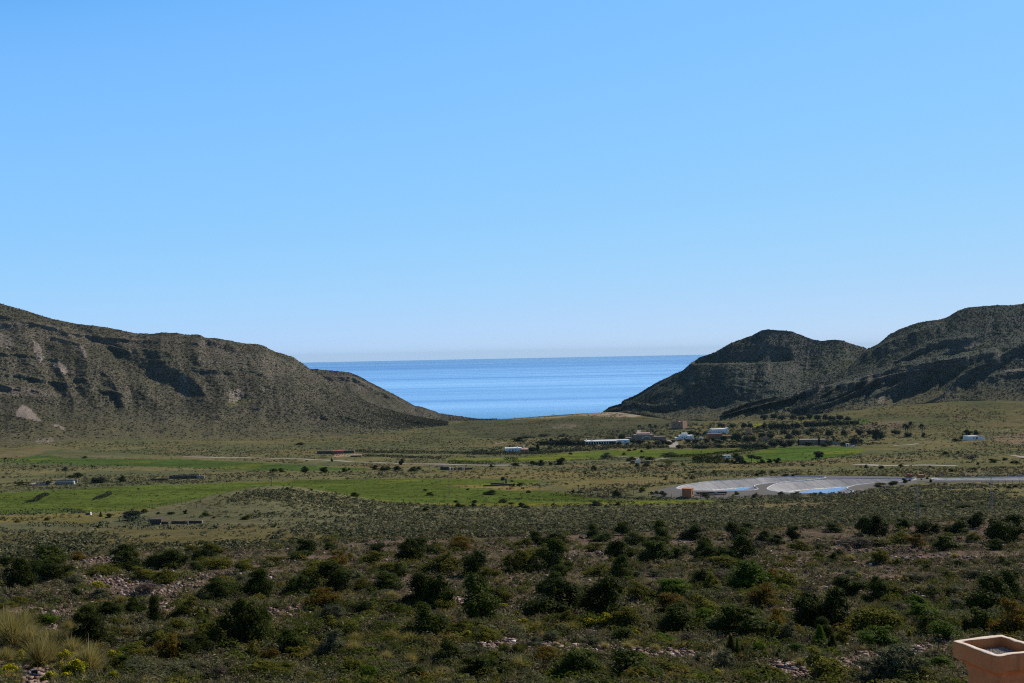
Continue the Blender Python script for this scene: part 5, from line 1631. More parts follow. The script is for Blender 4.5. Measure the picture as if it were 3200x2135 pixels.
CROPS = {5: (0, 1500), 6: (800, 1500), 7: (1600, 1500), 8: (2400, 1500)}
SHRUBS = {
 5: """D 345 665 290 135;D 90 835 190 190;D 300 760 220 120;D 420 780 240 130;D 980 610 160 110;D 1020 720 220 150;D 1230 680 180 100;D 1400 655 200 110;O 1490 560 140 60;O 1640 570 160 90;
 D 1560 610 150 70;O 1700 680 200 95;O 1870 700 150 85;O 1130 770 180 90;O 1300 790 210 100;D 1530 710 110 70;O 800 725 260 75;D 1740 880 250 120;D 1680 945 180 110;D 1960 920 150 190;D 40 660 140 60;
 D 710 1080 210 110;D 850 1060 180 110;D 1070 1030 170 110;J 1190 1140 110 210;O 1430 1035 170 115;C 1535 1052 62 70;C 1602 1095 62 105;C 1585 1155 72 80;C 1710 1175 78 125;B 1880 995 70 65;
 B 340 1122 125 85;D 690 1290 250 215;O 1390 1155 150 90;D 1900 1280 270 330;O 1640 1285 200 170;O 1240 1300 190 110;O 1060 1405 220 105;D 1440 1372 200 115;D 1590 1350 220 120;D 1200 1235 200 75;
 R 1290 1390 170 150;O 1940 1385 90 120;O 30 1010 130 65;D 930 1490 150 110;G 1030 1545 270 110;G 1290 1545 260 105;G 1500 1500 130 75;U 1690 1565 170 120;O 200 1080 160 70;U 1140 870 170 80;
 G 540 820 120 80;D 580 890 90 50;G 800 900 130 60;O 160 960 170 70;G 420 960 150 60;O 880 1130 70 70;R 600 620 110 60;B 1000 1380 120 80;U 1480 1240 110 60;O 700 1000 130 55;G 1880 800 130 60""",
 6: """D 390 585 150 115;D 320 615 200 60;O 110 665 180 75;R 640 685 140 120;O 730 612 70 45;D 580 545 80 50;O 890 655 160 110;D 920 548 150 55;D 1170 625 190 155;D 1250 595 220 120;O 1390 560 120 70;R 1540 545 190 85;
 O 1400 725 240 155;D 1660 745 260 180;O 1800 762 150 85;D 1960 725 70 55;D 1100 745 130 90;O 1000 705 120 70;O 450 775 240 150;D 640 855 270 190;D 330 885 190 140;D 60 920 190 195;R 500 972 240 125;
 D 1050 842 210 110;O 820 832 120 75;D 1270 935 220 200;D 1400 985 230 240;O 1440 1020 190 110;D 1690 1095 290 320;D 1790 980 170 150;O 1890 935 170 115;D 800 1042 180 90;O 1030 1022 160 80;G 590 1105 210 140;
 D 1310 1185 230 205;O 1530 1205 180 110;O 1790 1245 200 125;D 60 1235 160 215;D 260 1345 260 155;G 560 1365 230 165;O 340 1372 260 85;D 1480 1415 170 125;D 1280 1432 110 55;O 1880 1402 130 75;R 80 1425 150 105;
 O 170 1525 300 125;B 870 1570 150 115;O 770 1505 200 120;D 1710 1545 220 145;D 1880 1515 180 95;G 800 780 100 60;U 1180 1000 90 60;G 1650 1360 130 70;D 470 1465 80 60;U 1030 1090 110 60;O 610 1165 190 90;
 D 1240 1545 160 90;G 1080 1495 140 70;U 1350 1300 120 60;O 1010 1250 120 60;G 980 905 130 60;O 1930 1330 100 60;U 90 1500 120 70;O 480 1560 150 60;G 1450 1545 120 60""",
 7: """D 640 445 90 90;D 850 425 130 90;D 1165 475 160 140;D 1130 492 140 55;D 1370 465 190 100;D 1720 445 160 110;D 1920 485 120 85;D 1820 385 110 50;D 200 495 120 80;D 350 505 160 90;O 80 515 130 65;D 720 475 150 60;
 D 930 495 160 70;O 620 542 140 60;D 310 695 230 205;O 110 705 240 175;O 160 612 150 80;D 840 625 190 150;D 800 765 180 160;D 1110 645 260 165;D 1280 602 120 75;D 1480 565 140 115;D 1480 625 150 95;D 1740 625 240 175;
 O 1580 655 180 70;U 1920 545 130 80;D 370 765 180 105;O 650 742 180 85;D 280 905 220 170;D 330 1060 350 250;D 740 1060 320 290;O 1000 905 180 120;B 1240 895 230 120;D 1460 785 130 85;B 1800 865 300 215;O 1540 865 130 160;
 R 1270 1050 240 140;D 1270 1195 330 200;O 1520 1085 240 175;R 1870 995 200 175;D 1720 1205 380 230;B 1480 1120 150 120;O 900 1125 260 150;O 410 1125 160 125;D 830 1255 210 105;B 1170 1265 180 80;U 1340 1252 140 75;
 C 1690 1345 92 142;C 1740 1352 52 122;O 1800 1325 90 65;B 1910 1372 110 100;R 220 1415 210 85;D 430 1565 330 200;D 880 1565 370 190;B 970 1435 110 85;O 1270 1545 330 130;G 1620 1475 120 140;R 1720 1560 100 45;D 1940 1560 130 90;
 G 600 1290 140 70;G 1100 750 130 55;U 480 985 120 70;G 990 760 110 50;U 1650 760 150 70;G 300 1240 150 70;G 1350 560 100 45;G 1500 1420 150 60;U 620 1230 120 60;O 1450 950 110 60;G 180 1290 120 60;D 560 860 60 50""",
 8: """D 770 425 140 130;D 890 440 170 150;D 1050 385 110 80;D 1180 405 170 80;D 1300 405 95 65;D 1430 425 180 100;D 1610 365 190 110;D 1900 385 200 120;D 1760 485 220 165;D 1880 490 190 150;D 1770 545 140 90;D 1350 545 170 110;
 O 1570 465 95 60;D 530 405 110 60;D 190 465 110 100;D 70 495 110 60;O 270 545 140 80;D 390 535 90 40;U 680 525 250 90;O 860 512 200 65;O 1010 495 180 100;R 1160 515 120 95;D 550 590 90 50;D 490 625 90 60;D 1810 665 100 65;
 O 150 625 110 50;O 390 605 90 55;O 880 635 150 105;G 1600 765 170 80;O 1180 655 120 55;D 1450 675 110 50;O 160 855 180 155;R 30 795 90 100;D 640 905 270 150;D 850 925 190 170;O 1010 895 150 80;D 1690 1005 290 240;D 1910 935 170 200;
 B 1160 995 150 95;G 1300 890 130 70;D 300 1130 270 240;D 450 1160 290 290;R 55 1180 140 170;O 50 1260 150 150;G 150 1265 140 170;O 880 1190 290 230;B 1170 1075 180 125;D 1290 1215 220 180;B 1360 1245 200 140;D 1540 1205 110 110;D 1640 1205 230 185;
 R 1880 1225 230 270;B 900 1295 250 135;C 400 1305 135 175;C 500 1335 112 135;C 90 1375 82 72;B 200 1355 130 65;D 455 1240 170 150;O 560 1295 130 135;O 450 1570 320 190;G 850 1570 330 210;G 1080 1570 260 260;B 1310 1500 190 95;O 1200 1570 180 130;
 O 70 1535 190 85;B 1370 1470 110 85;U 1250 1390 110 65;G 730 840 120 50;G 1100 780 140 60;G 1440 880 150 60;U 1250 800 120 60;G 980 1015 130 55;G 700 1040 110 50;U 330 880 120 60;U 780 1090 120 60;G 1500 1010 160 80;U 650 1210 110 60;G 370 1390 130 55;
 D 1900 780 120 70;O 1420 760 130 60;D 1230 700 90 45;G 660 740 120 40""",
}
FLOWERS = {
 5: "750 832 130 45;640 827 50 28;265 842 50 25;840 836 45 25;185 1435 95 90;60 1235 110 75;480 1425 110 85;450 1485 95 60;60 1545 130 90;600 1540 165 110;420 1568 120 65;505 1568 100 60;870 1568 70 75;885 1425 140 70;1725 690 40 22;1000 800 30 20",
 6: "1655 1228 75 52;1905 1205 65 42;740 592 40 22;1430 1115 60 45;1910 1000 70 40;1190 1060 60 45",
 7: "692 1122 125 72;600 1135 95 55;75 1125 95 50;20 1075 60 50;285 1092 45 32;933 818 34 16;1335 352 34 14;1592 1328 42 24;1560 1525 110 48;960 1215 60 40;475 1255 40 20",
 8: "690 758 54 34;580 893 75 38;1090 1235 42 65;1112 1162 55 26;1010 662 34 48;545 895 40 24;210 1345 40 24;1790 1000 40 20",
}
TUFTS = {
 5: "60 1180 160 190;230 1330 230 200;380 1420 220 190;480 1330 180 130;100 1300 230 250;180 1180 220 170;300 1455 260 230;430 1335 300 180;560 1355 210 130;690 1500 230 230;50 1425 170 130;20 1250 150 230;530 1180 125 100;730 1320 140 60;930 960 85 75;990 1180 110 55;1470 1232 95 55;1400 1232 75 55;640 1440 150 120;330 1330 230 170",
 6: "1050 915 110 60;540 1100 90 50;770 1265 100 90;760 1350 170 110;1180 1290 150 110;1050 1240 150 80;640 1090 70 50;1200 1440 120 100;420 1400 100 80;1010 1400 110 80;60 1530 120 70;1440 1500 100 60",
 7: "470 1175 110 80;100 1180 110 70;240 1230 80 60;720 1310 80 60;1110 1325 80 60;1330 1310 100 60;900 1300 110 50;950 1290 90 60;60 1480 140 110;680 1500 110 80;200 1150 100 60",
 8: "250 1440 110 70;730 1330 70 50;1430 1330 90 60;1180 860 110 50;640 620 80 45;1440 600 80 40",
}
FANS = {6: "1690 1335 120 95;1775 1445 135 105;920 1405 85 70;1600 390 50 45;1690 395 60 50;1400 900 60 40", 7: "60 1360 135 130;660 1525 130 110;430 830 70 60;1450 690 80 40", 8: "860 575 60 35"}


def load(D, k=None):
    for c, txt in D.items():
        ox, oy = CROPS[c]
        for e in txt.replace('\n', ' ').split(';'):
            q = e.split()
            kk = k or q.pop(0)
            x, y, w, h = (float(v) for v in q)
            yield kk, ox + x * 0.40506, oy + y * 0.40506, w * 0.40506, h * 0.40506


for kk, px, py, w, h in list(load(SHRUBS)) + list(load(FLOWERS, 'Y')) + list(load(TUFTS, 'T')) + list(load(FANS, 'P')):
    plant(kk, px, min(py, 2150), w * ((1.42 if kk in 'OBGRU' else 1.28) if kk not in 'TCP' else 1.1), h * ((1.3 if kk == 'Y' else 1.16) * (1.12 if py > 2020 else 1.0) if kk not in 'TCP' else 1.05))

# ------------------------------------------------------------------ trees and bushes of the valley (photo pixels)
VALLEY = """V 1694 1392 18 15;V 1711 1392 21 16;V 1722 1380 13 11;V 1738 1393 30 20;V 1759 1393 27 21;V 1772 1393 27 23;V 1790 1393 28 21;V 1807 1393 24 20;V 1820 1393 20 18;G 1719 1405 20 13;K 1681 1412 13 22;V 1664 1412 18 16;
D 1617 1380 46 13;D 1612 1457 18 12;D 1537 1461 14 10;D 1669 1454 24 15;D 1697 1455 23 16;D 1720 1454 18 10;D 1749 1451 32 20;D 1783 1421 13 8;G 1890 1432 40 17;G 1648 1368 56 9;G 1708 1363 50 9;G 1760 1364 36 9;
M 2033 1357 14 36;M 2050 1357 13 31;M 2000 1352 14 26;M 2087 1345 13 24;D 1986 1366 18 14;V 1944 1371 20 15;V 2012 1374 20 14;V 2030 1373 22 13;V 2072 1388 24 14;V 2090 1391 20 13;V 2027 1404 14 14;V 2121 1402 16 13;V 2104 1383 14 9;
G 2087 1427 53 17;D 1950 1423 11 8;D 2006 1414 12 8;D 1969 1410 14 6;D 1984 1408 14 6;P 2086 1456 24 24;D 2022 1458 25 14;D 1988 1458 16 10;D 1972 1441 20 13;D 2024 1437 26 10;D 2004 1433 14 7;D 2062 1459 22 6;O 2135 1455 16 13;
S 2348 1447 26 25;S 2368 1449 24 23;D 2387 1448 18 12;D 2406 1448 19 15;D 2427 1448 23 16;D 2326 1449 15 11;V 2311 1448 26 26;D 2290 1448 17 11;D 2268 1446 19 14;D 2300 1432 20 16;V 2559 1432 25 22;
V 2302 1378 27 24;V 2335 1379 23 20;V 2354 1380 16 20;V 2382 1370 18 18;V 2408 1370 21 18;V 2451 1357 20 14;V 2487 1362 22 19;V 2467 1371 21 17;V 2540 1350 28 15;V 2591 1362 20 20;V 2525 1360 16 14;V 2437 1390 26 18;V 2412 1392 22 18;
V 2389 1339 15 18;V 2409 1342 14 20;V 2421 1340 14 17;V 2432 1340 14 18;V 2442 1339 14 17;V 2451 1343 14 20;V 2464 1340 16 16;V 2478 1338 16 17;V 2492 1337 16 18;V 2520 1334 17 20;V 2537 1334 16 16;V 2550 1333 16 17;V 2563 1332 16 17;V 2576 1331 15 16;V 2590 1330 16 16;V 2606 1330 16 15;V 2620 1329 15 15;V 2634 1329 16 15;V 2648 1328 14 14;V 2664 1327 15 14;V 2678 1326 13 12;
V 2290 1336 18 13;V 2326 1336 17 15;V 2345 1337 17 16;V 2370 1341 16 10;V 2255 1334 17 12;G 2375 1350 30 9;G 2408 1353 24 8;
V 2638 1361 20 19;V 2687 1359 20 18;V 2738 1376 27 36;V 2752 1372 20 24;V 2670 1388 28 24;V 2686 1386 22 18;V 2800 1358 28 15;V 2718 1358 18 13;M 2830 1366 17 44;M 2836 1366 14 38;M 2847 1366 15 53;M 2882 1366 15 42;D 2885 1366 18 15;V 2838 1366 22 16;
K 2560 1394 8 30;K 2605 1386 5 17;K 2617 1389 6 14;K 2496 1392 8 16;V 2528 1394 20 14;V 2590 1392 22 18;V 2640 1394 24 16;V 2575 1396 18 12;V 2470 1394 24 20;V 2450 1398 22 16;
D 3026 1360 30 17;D 3049 1358 18 14;O 3010 1372 26 14;D 2990 1380 24 10;D 2961 1420 19 10;U 3037 1434 40 16;D 3107 1446 25 12;D 3056 1452 10 9;D 2996 1417 10 8;D 3165 1448 14 8;D 3182 1448 14 8;D 3140 1440 20 10;D 2975 1474 15 9;D 3047 1467 11 6;D 2907 1461 12 7;D 2816 1459 14 8;D 2703 1463 15 10;D 2755 1465 15 10;
M 206 1501 16 44;V 313 1508 37 20;V 295 1508 15 18;D 238 1493 42 17;D 385 1505 19 18;D 150 1515 21 12;D 63 1517 26 11;D 17 1436 10 7;R 166 1527 9 6;D 108 1460 10 7;D 267 1432 14 7;
C 315 1616 12 15;D 342 1618 20 14;V 414 1625 38 32;D 446 1604 26 13;O 415 1603 18 8;D 495 1607 10 7;D 535 1608 22 9;D 577 1606 14 13;D 640 1612 24 11;O 770 1622 36 16;D 670 1650 10 8;D 145 1627 14 8;R 56 1633 18 8;D 305 1650 14 9;
D 939 1391 28 9;D 1038 1444 9 14;D 1255 1452 16 20;D 948 1475 26 16;D 1012 1476 28 16;D 1170 1468 26 13;D 1195 1470 22 12;D 1215 1469 24 11;D 1243 1469 26 12;D 1285 1472 27 14;D 1308 1469 16 11;D 880 1476 24 13;D 1075 1474 24 13;D 850 1476 26 11;D 1090 1470 9 8;
D 1115 1553 25 14;D 1342 1548 24 9;D 975 1533 11 6;D 898 1531 16 9;D 1525 1546 43 14;D 1436 1586 25 14;D 1485 1584 17 11;D 1330 1599 24 14;D 1630 1585 22 14;D 1645 1591 22 13;D 1577 1572 26 12;D 1485 1572 24 11;D 1428 1571 15 8;D 1597 1576 18 6;D 1460 1532 16 6;D 1328 1534 14 6;D 1655 1541 14 8;D 1392 1594 15 6;
D 1922 1551 29 18;D 1924 1545 20 12;O 2005 1538 22 20;D 2037 1545 12 9;D 2051 1546 13 11;D 2072 1549 21 14;D 1865 1582 30 15;D 1931 1580 20 12;D 1790 1541 10 10;D 1812 1541 24 6;O 2360 1552 24 16;D 2300 1545 18 10;D 2207 1550 24 10;G 2290 1555 20 12;G 2437 1547 22 12;G 2492 1545 20 12;D 2565 1543 12 7;
D 2380 1482 18 10;D 2410 1480 15 8;D 2456 1488 20 8;D 2477 1488 16 7;D 2365 1487 13 8;D 2235 1488 10 8;D 2165 1478 22 7;D 2225 1480 18 8;D 2510 1459 14 8;D 2540 1456 12 6;D 2145 1498 12 8;D 2160 1499 16 12;D 2080 1500 12 8;
V 1571 1503 11 15;D 1625 1519 24 12;D 1605 1520 16 9;D 1600 1506 10 6;D 1860 1470 20 17;D 1830 1482 10 6;D 2011 1430 12 6;D 1907 1428 12 6;D 2830 1507 22 11;D 2795 1511 30 8;O 2745 1518 30 10;D 2842 1503 10 5;D 2900 1497 8 6;D 2908 1508 12 10;
D 3005 1590 54 16;D 2960 1590 18 9;B 2870 1585 40 10;D 3095 1516 12 7;D 3150 1527 17 9;D 3173 1523 18 8;D 2880 1500 6 5;V 2230 1380 16 12;V 2205 1358 18 12;V 2180 1362 20 12;V 2160 1358 18 11;V 2175 1385 20 14;V 2150 1382 18 11;V 2210 1383 18 13;V 2262 1378 18 16;V 2245 1386 18 12;
V 1960 1384 20 12;V 1980 1386 18 14;V 2000 1388 22 14;V 2055 1390 20 12;V 1935 1390 16 11;V 1915 1389 13 10;V 1850 1389 14 13;V 2180 1402 24 12;V 2200 1402 26 12;V 2248 1400 18 14;V 2290 1400 22 12;V 2330 1402 30 16;V 2370 1402 34 18;V 2395 1402 22 14;V 2420 1398 22 18"""
for e in VALLEY.replace('\n', ' ').split(';'):
    q = e.split(); kk = q[0]; px, py, w, h = (float(v) for v in q[1:])
    plant(kk, px, py, w * random.uniform(1.1, 1.4), h * random.uniform(0.95, 1.15), 0.05, 150.0, parts=(kk in 'VSKM' or h > 14))

# palms under the cliff band
for i, px in enumerate((2275, 2292, 2310, 2318, 2345, 2372, 2378, 2400, 2412, 2430, 2452, 2466)):
    plant('M', px, 1311 - (i % 3) * 2, 15, 30 + (i * 7) % 9, 0.02, 900.0)
for i, px in enumerate((2330, 2360, 2388, 2420, 2444, 2480, 2505, 2530, 2555, 2580, 2600, 2625, 2650)):
    plant('V', px, 1313 - (i % 2) * 3 + (px - 2450) * 0.012, 24, 15 + (i * 5) % 6, 0.02, 900.0)


# ------------------------------------------------------------------ hedges
def hedge(name, label, pxs, wid, hgt, mat, n_per_m, size, asp, cat='hedge', seed=0, pads=False):
    r = np.random.default_rng(seed)
    P = [hit(a, b, 100) for a, b in pxs]
    V = []; F = []; off = 0
    Vc = []; 
    for i in range(len(P) - 1):
        L = (P[i + 1] - P[i]).length
        n = int(L * n_per_m)
        t = r.random(n)
        c = np.array(P[i])[None] * (1 - t)[:, None] + np.array(P[i + 1])[None] * t[:, None]
        a = r.random(n) * np.pi
        hv = 0.65 + 0.55 * vnoise((t * L) / 3.5 + i * 7, t * 0, seed + 3)
        rr = 0.75 + 0.3 * r.random(n)
        off_ = np.stack([np.cos(a) * wid * 0.5 * rr * 0.6, np.cos(a) * wid * 0.5 * rr, np.sin(a) * hgt * hv * rr], 1)
        c = c + off_
        c[:, 2] = gz(c[:, 0], c[:, 1]) + off_[:, 2]
        v, f = leaf_quads(c, np.stack([np.cos(a) * 0.5, -np.abs(np.cos(a)), np.sin(a)], 1) + 0.6 * r.normal(size=(n, 3)), size * (0.6 + 0.8 * r.random(n)), asp, r)
        V.append(v); F.append(f + off); off += len(v)
    V = np.concatenate(V); F = np.concatenate(F)
    o0 = P[0]
    o = ob(name, mesh_from(name, V - np.array(o0), F, mat), loc=o0)
    tag(o, label, cat)
    return o


HB = LEAF['D']; HV = LEAF['V']
hedge('hedge', 'long dark hedge behind the bare pink yard', [(1108, 1413), (1200, 1416), (1320, 1417.5), (1440, 1419), (1560, 1421)], 4, 2.6, HV, 26, 0.40, 0.6, seed=1)
hedge('hedge', 'dark hedge row between the dirt road and the bare pink yard', [(1130, 1426), (1235, 1429), (1300, 1432), (1380, 1434)], 3, 2.2, HV, 22, 0.38, 0.6, seed=2)
hedge('hedge', 'dark hedge band above the bright green strip by the white house', [(1480, 1418), (1600, 1421), (1680, 1419), (1780, 1412), (1900, 1406)], 5, 2.6, HV, 26, 0.42, 0.6, seed=3)
hedge('hedge', 'tall clipped dark hedge in front of the white caravan', [(2166, 1445), (2200, 1446), (2230, 1447), (2262, 1446)], 5, 6.0, HB, 90, 0.42, 0.6, seed=4)
hedge('hedge', 'thin dark hedge dividing the two bright green fields', [(2075, 1432), (2140, 1428), (2220, 1422), (2300, 1414), (2385, 1405)], 3, 2.0, HB, 22, 0.38, 0.6, seed=5)
hedge('hedge', 'leafy dark hedge along the driveway below the porch house', [(1880, 1402), (1960, 1400), (2040, 1400), (2090, 1399)], 5, 2.8, HV, 26, 0.42, 0.6, seed=6)
hedge('hedge', 'dark bushy hedge at the upper edge of the pale green field', [(2120, 1399), (2200, 1398), (2290, 1399), (2390, 1401)], 5, 3.0, HV, 26, 0.42, 0.6, seed=7)
hedge('hedge', 'dark bushes growing in a row beside the dirt road ruin', [(1400, 1450), (1450, 1449), (1540, 1451)], 3, 2.6, HB, 22, 0.36, 0.6, seed=8)
hedge('hedge', 'dense dark plot of low shrubs above the bright driveway strip', [(1577, 1441), (1618, 1442)], 3, 3.0, HB, 30, 0.36, 0.6, seed=9)
PEAR = leaf_mat('prickly_pear_pads', (0.038, 0.055, 0.028), (0.075, 0.09, 0.05), 0.0, 0.1)
PEAR.node_tree.nodes['Principled BSDF'].inputs['Roughness'].default_value = 0.3
hedge('prickly_pear_hedge', 'prickly pear hedge at the lower edge of the main green field', [(-40, 1609), (60, 1605), (120, 1602), (200, 1600), (262, 1605)], 2.6, 1.7, PEAR, 16, 0.22, 0.75, 'cactus hedge', 11)
hedge('prickly_pear_hedge', 'prickly pear hedge in the golden strip under the field wall', [(90, 1645), (150, 1646), (230, 1647), (300, 1647), (330, 1642)], 2.4, 1.6, PEAR, 16, 0.22, 0.75, 'cactus hedge', 12)
hedge('prickly_pear_hedge', 'prickly pear clump curving round the lone tree', [(380, 1627), (410, 1632), (450, 1636), (480, 1636)], 2.4, 2.0, PEAR, 22, 0.22, 0.75, 'cactus hedge', 13)
hedge('prickly_pear_hedge', 'scattered prickly pear line below the tumbledown cottage', [(390, 1652), (460, 1654), (560, 1655), (640, 1652), (700, 1650)], 4.0, 1.5, PEAR, 13, 0.22, 0.75, 'cactus hedge', 14)
hedge('shrub_row', 'dark shrub row lying diagonally in the main green field', [(85, 1572), (110, 1566), (145, 1547)], 3.6, 1.3, HV, 36, 0.28, 0.5, 'shrub row', 15)
hedge('shrub_row', 'short dark shrub clump standing inside the main green field', [(298, 1563), (318, 1556), (340, 1543)], 3.6, 1.4, HV, 40, 0.28, 0.5, 'shrub row', 16)
hedge('shrub_row', 'dotted dark shrub row nearest the reservoir in the yellow strip', [(1720, 1548), (1800, 1551), (1900, 1556), (1990, 1560), (2090, 1565)], 2.0, 1.0, HV, 14, 0.26, 0.5, 'shrub row', 17)
hedge('shrub_row', 'dotted dark shrub row across the yellow flowering strip', [(1560, 1560), (1650, 1563), (1840, 1568), (1985, 1575)], 2.0, 1.0, HV, 11, 0.26, 0.5, 'shrub row', 18)


# ------------------------------------------------------------------ labels of the plants
ORD = ['first', 'second', 'third', 'fourth', 'fifth', 'sixth', 'seventh', 'eighth', 'ninth', 'tenth', 'eleventh', 'twelfth', 'thirteenth', 'fourteenth', 'fifteenth', 'sixteenth', 'seventeenth', 'eighteenth', 'nineteenth', 'twentieth']
MARKS = [(1898, 1386, 'by the porch house'), (1604, 1410, 'by the white house with annex'), (2020, 1370, 'by the vaulted house'), (2146, 1372, 'by the cubic house'), (2250, 1352, 'by the white barn'),
         (2235, 1385, 'below the terracotta house'), (2340, 1350, 'by the ochre tower'), (2120, 1335, 'by the ruined tower'), (2544, 1388, 'by the walled farmhouse'), (3042, 1370, 'by the lone white farmhouse'),
         (1056, 1418, 'by the red building'), (1428, 1465, 'by the gabled ruin'), (1562, 1515, 'by the ruin with a stump'), (1992, 1445, 'by the roadside ruin'), (573, 1493, 'by the roofless barn'),
         (165, 1510, 'by the cistern'), (520, 1632, 'by the tumbledown cottage'), (2146, 1545, 'by the pump house'), (2270, 1432, 'by the caravan'), (2600, 1520, 'by the widest reservoir basin'), (2860, 1350, 'by the tall palms'),
         (2390, 1300, 'under the cliff band'), (2560, 1312, 'under the cliff band'), (2480, 1335, 'in the orchard row'), (2620, 1330, 'in the orchard row'), (2420, 1365, 'in the grove below the orchard'), (1700, 1380, 'in the grove left of the porch house'),
         (1200, 1470, 'along the dirt road'), (950, 1472, 'along the dirt road'), (1700, 1450, 'along the dirt road end'), (1500, 1580, 'at the yellow field edge'), (1250, 1560, 'in the main green field'), (860, 1560, 'on the grassy knoll'),
         (2870, 1590, 'by the dark lattice mast'), (3110, 1570, 'by the pale lattice mast'), (3000, 1460, 'by the pale straight track'), (2700, 1462, 'by the pale straight track'), (2400, 1484, 'above the reservoir fence'), (2160, 1485, 'above the reservoir fence'),
         (3110, 1440, 'on the plain below the white farmhouse'), (2365, 1446, 'by the umbrella pines'), (1880, 1470, 'alone on the golden plain'), (2380, 1398, 'above the twin green fields'), (1870, 1560, 'along the yellow strip'),
         (320, 1615, 'by the field wall')]


def zone(px, py):
    edge = np.interp(px, [p[0] for p in SLOPE_EDGE], [p[1] for p in SLOPE_EDGE])
    if py > edge - 6:
        f = (py - edge) / (2135 - edge)
        v = 'at the top edge of' if f < 0.16 else 'high on' if f < 0.34 else 'midway up' if f < 0.56 else 'low on' if f < 0.8 else 'at the bottom of'
        h = 'left' if px < 640 else 'left middle' if px < 1280 else 'middle' if px < 1920 else 'right middle' if px < 2560 else 'right'
        return f'{v} the {h} slope'
    d = [((px - m[0]) ** 2 + (2.5 * (py - m[1])) ** 2, m[2]) for m in MARKS]
    return min(d)[1]


groups = {}
for rec in PLANTS:
    rt, k, px, py, w, h = rec
    low = py < np.interp(px, [p[0] for p in SLOPE_EDGE], [p[1] for p in SLOPE_EDGE]) - 6
    big = 'large ' if w > 88 else 'small ' if (w < 52 and not low and k in 'DOGRBUY') else ''
    nm, cat, look = NAMES[k]
    if low and k in 'DORGBU':
        look = {'D': 'dark', 'O': 'olive'}.get(k, look)
        cat = 'bush'
        rt.name = 'bush'
    groups.setdefault((big + look, cat, zone(px, py)), []).append(rec)
ORD += ['twenty-first', 'twenty-second', 'twenty-third', 'twenty-fourth', 'twenty-fifth', 'twenty-sixth', 'twenty-seventh', 'twenty-eighth']
for (look, cat, zn), recs in groups.items():
    recs.sort(key=lambda q: q[2])
    for i, rec in enumerate(recs):
        rt, k = rec[0], rec[1]
        lab = f'{look} {cat} {zn}'
        if len(recs) > 1:
            lab += f', {ORD[i]} from left'
        tag(rt, lab, cat, {'T': 'feathery grass tufts', 'P': 'fan palms', 'Y': 'yellow flowering shrubs', 'V': 'trees of the valley', 'M': 'palm trees', 'C': 'small conifers', 'K': 'cypresses', 'S': 'stone pines', 'J': 'junipers'}.get(k, 'bushes of the plain' if cat == 'bush' else 'shrubs of the slope'))
# ------------------------------------------------------------------ uncountable cover: rubble, low scrub, herbs, far scrub
_cu = np.linspace(-0.6, 0.6, 420); _cy = np.geomspace(12, 2250, 900)
_CZ = gz(_cu[:, None] * _cy[None], np.broadcast_to(_cy, (420, 900)), False)


def cast(px, py, ymin=12.0):
    """Vectorised ground hits, from a table of the ground along the lines of sight."""
    u, w = ray(px, py)
    out = np.full(u.shape, np.nan)
    k0 = int(np.searchsorted(_cy, ymin))
    ys = _cy[k0:]
    iu = np.clip(np.round((u + 0.6) / 1.2 * 419).astype(int), 0, 419)
    for s0 in range(0, len(u), 8000):
        f = ZC + w[s0:s0 + 8000, None] * ys - _CZ[iu[s0:s0 + 8000], k0:]
        r_ = np.arange(len(f))
        i = np.argmax(f <= 0, 1)
        ok = f[r_, i] <= 0
        i = np.maximum(i, 1)
        a = f[r_, i - 1]; b = f[r_, i]
        y = ys[i - 1] + (ys[i] - ys[i - 1]) * a / (a - b + 1e-12)
        out[s0:s0 + 8000] = np.where(ok, y, np.nan)
    return u * out, out


def clump_field(name, label, X, Y, Z, R, H, colr, nleaf, lsize, asp, mat, seed, up=0.5, flat=False):
    """Many low clumps in one mesh: nleaf leaves over a dome of radius R and height H."""
    r = np.random.default_rng(seed)
    n = len(X)
    k = np.repeat(np.arange(n), nleaf)
    m = len(k)
    a = r.random(m) * 2 * np.pi; q = np.sqrt(r.random(m))
    dz = np.sqrt(np.maximum(0, 1 - q ** 2)) * (0.7 + 0.4 * r.random(m))
    C = np.stack([X[k] + np.cos(a) * q * R[k], Y[k] + np.sin(a) * q * R[k], Z[k] + dz * H[k] * 0.95], 1)
    N = np.stack([np.cos(a) * q, np.sin(a) * q, dz + up], 1) + 0.55 * r.normal(size=(m, 3))
    V, F = leaf_quads(C, N, lsize * R[k] * (0.6 + 0.8 * r.random(m)), asp, r)
    cc = np.repeat(colr[k] * (0.72 + 0.56 * r.random((m, 1))), 4, 0)
    o = ob(name, mesh_from(name, V, F, mat, cc))
    kind(o, 'stuff', label)
    return o


def pal(cols, n, r, p=None):
    c = np.array(cols); k = r.choice(len(c), n, p=p)
    return c[k] * (0.8 + 0.4 * r.random((n, 1)))


ATT = attr_leaf_mat('low_scrub', 0.2)
STONE = attr_leaf_mat('loose_stone', 0.0, 0.9)
R_ = np.random.default_rng(77)


def slope_pts(n, lo=0.0):
    px = R_.uniform(-140, 3340, n)
    edge = np.interp(px, [p[0] for p in SLOPE_EDGE], [p[1] for p in SLOPE_EDGE])
    py = edge - 6 + (2200 - edge) * R_.random(n) ** 0.85
    return px, py


